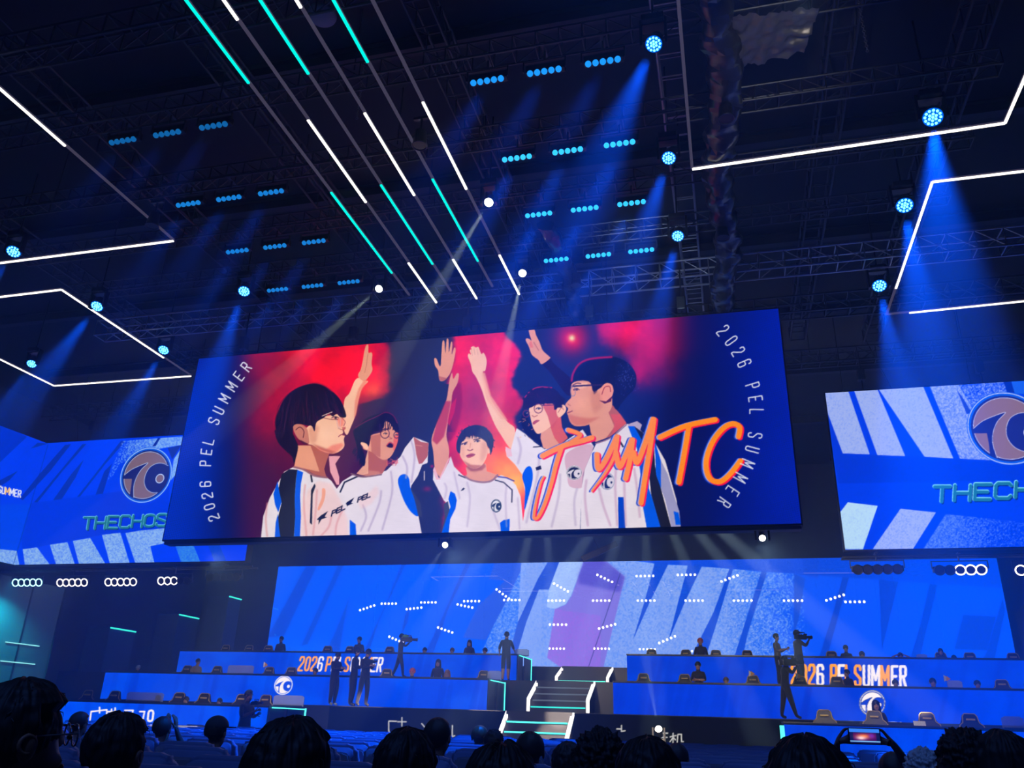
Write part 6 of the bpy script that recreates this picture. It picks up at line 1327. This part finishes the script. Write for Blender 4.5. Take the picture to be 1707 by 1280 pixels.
aud = [  # px, top y, distance, hair, options, label
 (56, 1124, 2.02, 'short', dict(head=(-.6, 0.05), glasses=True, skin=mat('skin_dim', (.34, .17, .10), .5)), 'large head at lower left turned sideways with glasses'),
 (206, 1181, 2.75, 'part', {}, 'dark head right of the large turned one'),
 (492, 1187, 1.98, 'long', {}, 'large long-haired dark head left of centre, nearest the camera'),
 (680, 1207, 2.6, 'short', {}, 'round short-haired head below the crew, covering the white sign'),
 (731, 1193, 6.1, 'short', {}, 'smaller head with short hair standing out against the white sign'),
 (838, 1229, 2.15, 'part', {}, 'dark head at the bottom just left of the stairs'),
 (884, 1216, 5.4, 'short', dict(hairm=HAIRB), 'head directly below the lowest stage stairs'),
 (947, 1233, 4.7, 'short', {}, 'low round head right of the stairs'),
 (1000, 1213, 3.2, 'curly', {}, 'curly dark head overlapped by the next head, centre right'),
 (1078, 1221, 2.5, 'short', {}, 'dark head just below the floor spot'),
 (1340, 1216, 1.85, 'short', {}, 'largest dark head at the right, below the black-clad camera operator'),
 (1487, 1250, 5.0, 'short', {}, 'person holding up a phone in front of the front right desk'),
 (1538, 1246, 4.3, 'curly', dict(hairm=HAIRG), 'head with pale curly hair near the lower right corner'),
 (1606, 1213, 3.2, 'curly', {}, 'left of the two dark heads at lower right'),
 (1664, 1211, 3.1, 'long', {}, 'right of the two dark heads at the lower right corner'),
 (364, 1193, 7.3, 'short', {}, 'small dark capped head below the front left desk'),
 (274, 1192, 8.5, 'short', {}, 'small head with raised hands at left'),
 (136, 1184, 9.0, 'short', {}, 'small dark head left of the white symbols'),
 (800, 1207, 9.5, 'short', dict(hairm=HAIRBR), 'small far head left of the lowest stairs'),
 (824, 1215, 8.0, 'curly', {}, 'small far head at the foot of the lowest stairs'),
 (1128, 1236, 6.5, 'short', {}, 'small head partly behind the head under the floor spot'),
]
occupied = []
for i, (px, ty_, d, hs, kw, lab) in enumerate(aud):
    if px == 1487: P = atD(px, ty_, d)
    else: P = atD(px, ty_, d)
    H = (P.z-.5)/.82*1.7; near = d < 4.8
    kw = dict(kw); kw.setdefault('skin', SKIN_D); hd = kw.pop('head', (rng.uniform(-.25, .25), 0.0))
    if px == 364: hs = 'cap'
    pose = {}
    if px == 1487:
        ph = atD(1441, 1227, d-.32); k = H/1.7
        L = lambda v: (Vector(v)-Vector((P.x, P.y, 0)))/k
        pose = dict(wR=L(ph+Vector((-.15, .03, -.035))), eR=L(Vector((P.x-.26, P.y+.10, .88))), wL=L(ph+Vector((.15, .03, -.035))), eL=L(Vector((P.x+.16, P.y+.05, .90))), handR=(1, -.05, .25), handL=(-1, -.05, .25), palmL=(0, 0, -1), palmR=(0, 0, -1), curlL=.2, curlR=.2)
    if px == 274:
        pose = dict(wL=(.10, .10, 1.24), eL=(.22, .16, 1.02), wR=(-.04, .12, 1.24), eR=(-.2, .18, 1.02), handL=(-.2, 0, 1), handR=(.2, 0, 1))
    figure('%s' % lab if lab.startswith('person') else 'person in the audience, ' + lab, H=H, loc=(P.x, P.y, 0), rz=0.0, seat=True, hair=hs, head=hd, sub=2 if near else 1, pose=pose, hair_seed=i*3+1, face=(i in (0,)), top=NAVYC if i % 2 else BLACKC, fingers=(px in (1487, 274)), **kw)
    occupied.append((P.x, P.y))
# seats under the people, then the free rows
cnt = 0
def put_seat(x, y, lab):
    global cnt
    if cnt == 0: s0.location = (x, y, 0)
    else: dup(s0, (x, y, 0), 0.0)
    cnt += 1
for x, y in occupied: put_seat(x, y-.02, '')
row = 0; y = 3.55
while y < 17.2:
    for k in range(60):
        x = -17.3+k*.60+(row % 2)*.3
        if abs(x+5.7) < .75 and False: continue
        if 1.05 < x-y*.02 < 1.75: continue
        v = Vector((x, y-.3, 1.06))-EYE; zc = v.dot(FWD); qx = CX+FPX*v.dot(RGT)/zc; qy = CY-FPX*v.dot(UPV)/zc
        if qx < -60 or qx > 1770 or qy > 1296: continue
        if any(abs(x-a) < .62 and abs(y-b) < .80 for a, b in occupied): continue
        put_seat(x, y, '')
    y += 1.0; row += 1
s0['label'] = 'dark blue auditorium seat with rounded back shell, in the rows before the stage'
for o in bpy.data.objects:
    if o.name.startswith('auditorium_seat') and o.parent is None: o['label'] = s0['label']
print('SEATS', cnt)
# phone with its bright screen
ph = atD(1441, 1227, 5.0-.32)
t = thing('phone', 'phone held up sideways filming the LED wall, bright picture on its screen', 'phone', ph, .1)
bm = NB(); box(bm, (0, 0, 0), (.165, .009, .082), bev=.004); build('body', bm, M_CAMB, t)
cvp = Canvas(0, 0, 64, 32, 2, (10, 20, 80)); cvp.frame(); cvp.poly([(0, 0), (64, 0), (64, 8), (0, 8)], (50, 120, 230)); cvp.poly([(8, 9), (56, 9), (56, 25), (8, 25)], (60, 10, 90)); cvp.blob(30, 16, 16, 5, (250, 120, 60), .9); cvp.blob(24, 20, 10, 4, (255, 220, 220), .9); cvp.blob(46, 15, 6, 5, (110, 40, 170), .9); cvp.poly([(0, 26), (64, 26), (64, 28), (0, 28)], (120, 180, 240))
nu, nv = 64, 32; bm = NB(); build_me = bpy.data.meshes.new('screen'); vsx = [(-.076+.152*i/(nu-1), -.0052, -.036+.072*j/(nv-1)) for j in range(nv) for i in range(nu)]
build_me.from_pydata(vsx, [], [(j*nu+i, j*nu+i+1, (j+1)*nu+i+1, (j+1)*nu+i) for j in range(nv-1) for i in range(nu-1)]); bm.free()
ca = build_me.color_attributes.new('picture', 'FLOAT_COLOR', 'POINT')
for j in range(nv):
    for i in range(nu): ca.data[j*nu+i].color = (*lin(cvp.a[min(cvp.h-1, cvp.h-1-int(j*cvp.h/nv)), min(cvp.w-1, int(i*cvp.w/nu))]), 1)
build_me.materials.append(LED_DESK); o = bpy.data.objects.new('screen', build_me); C.objects.link(o); o.parent = t
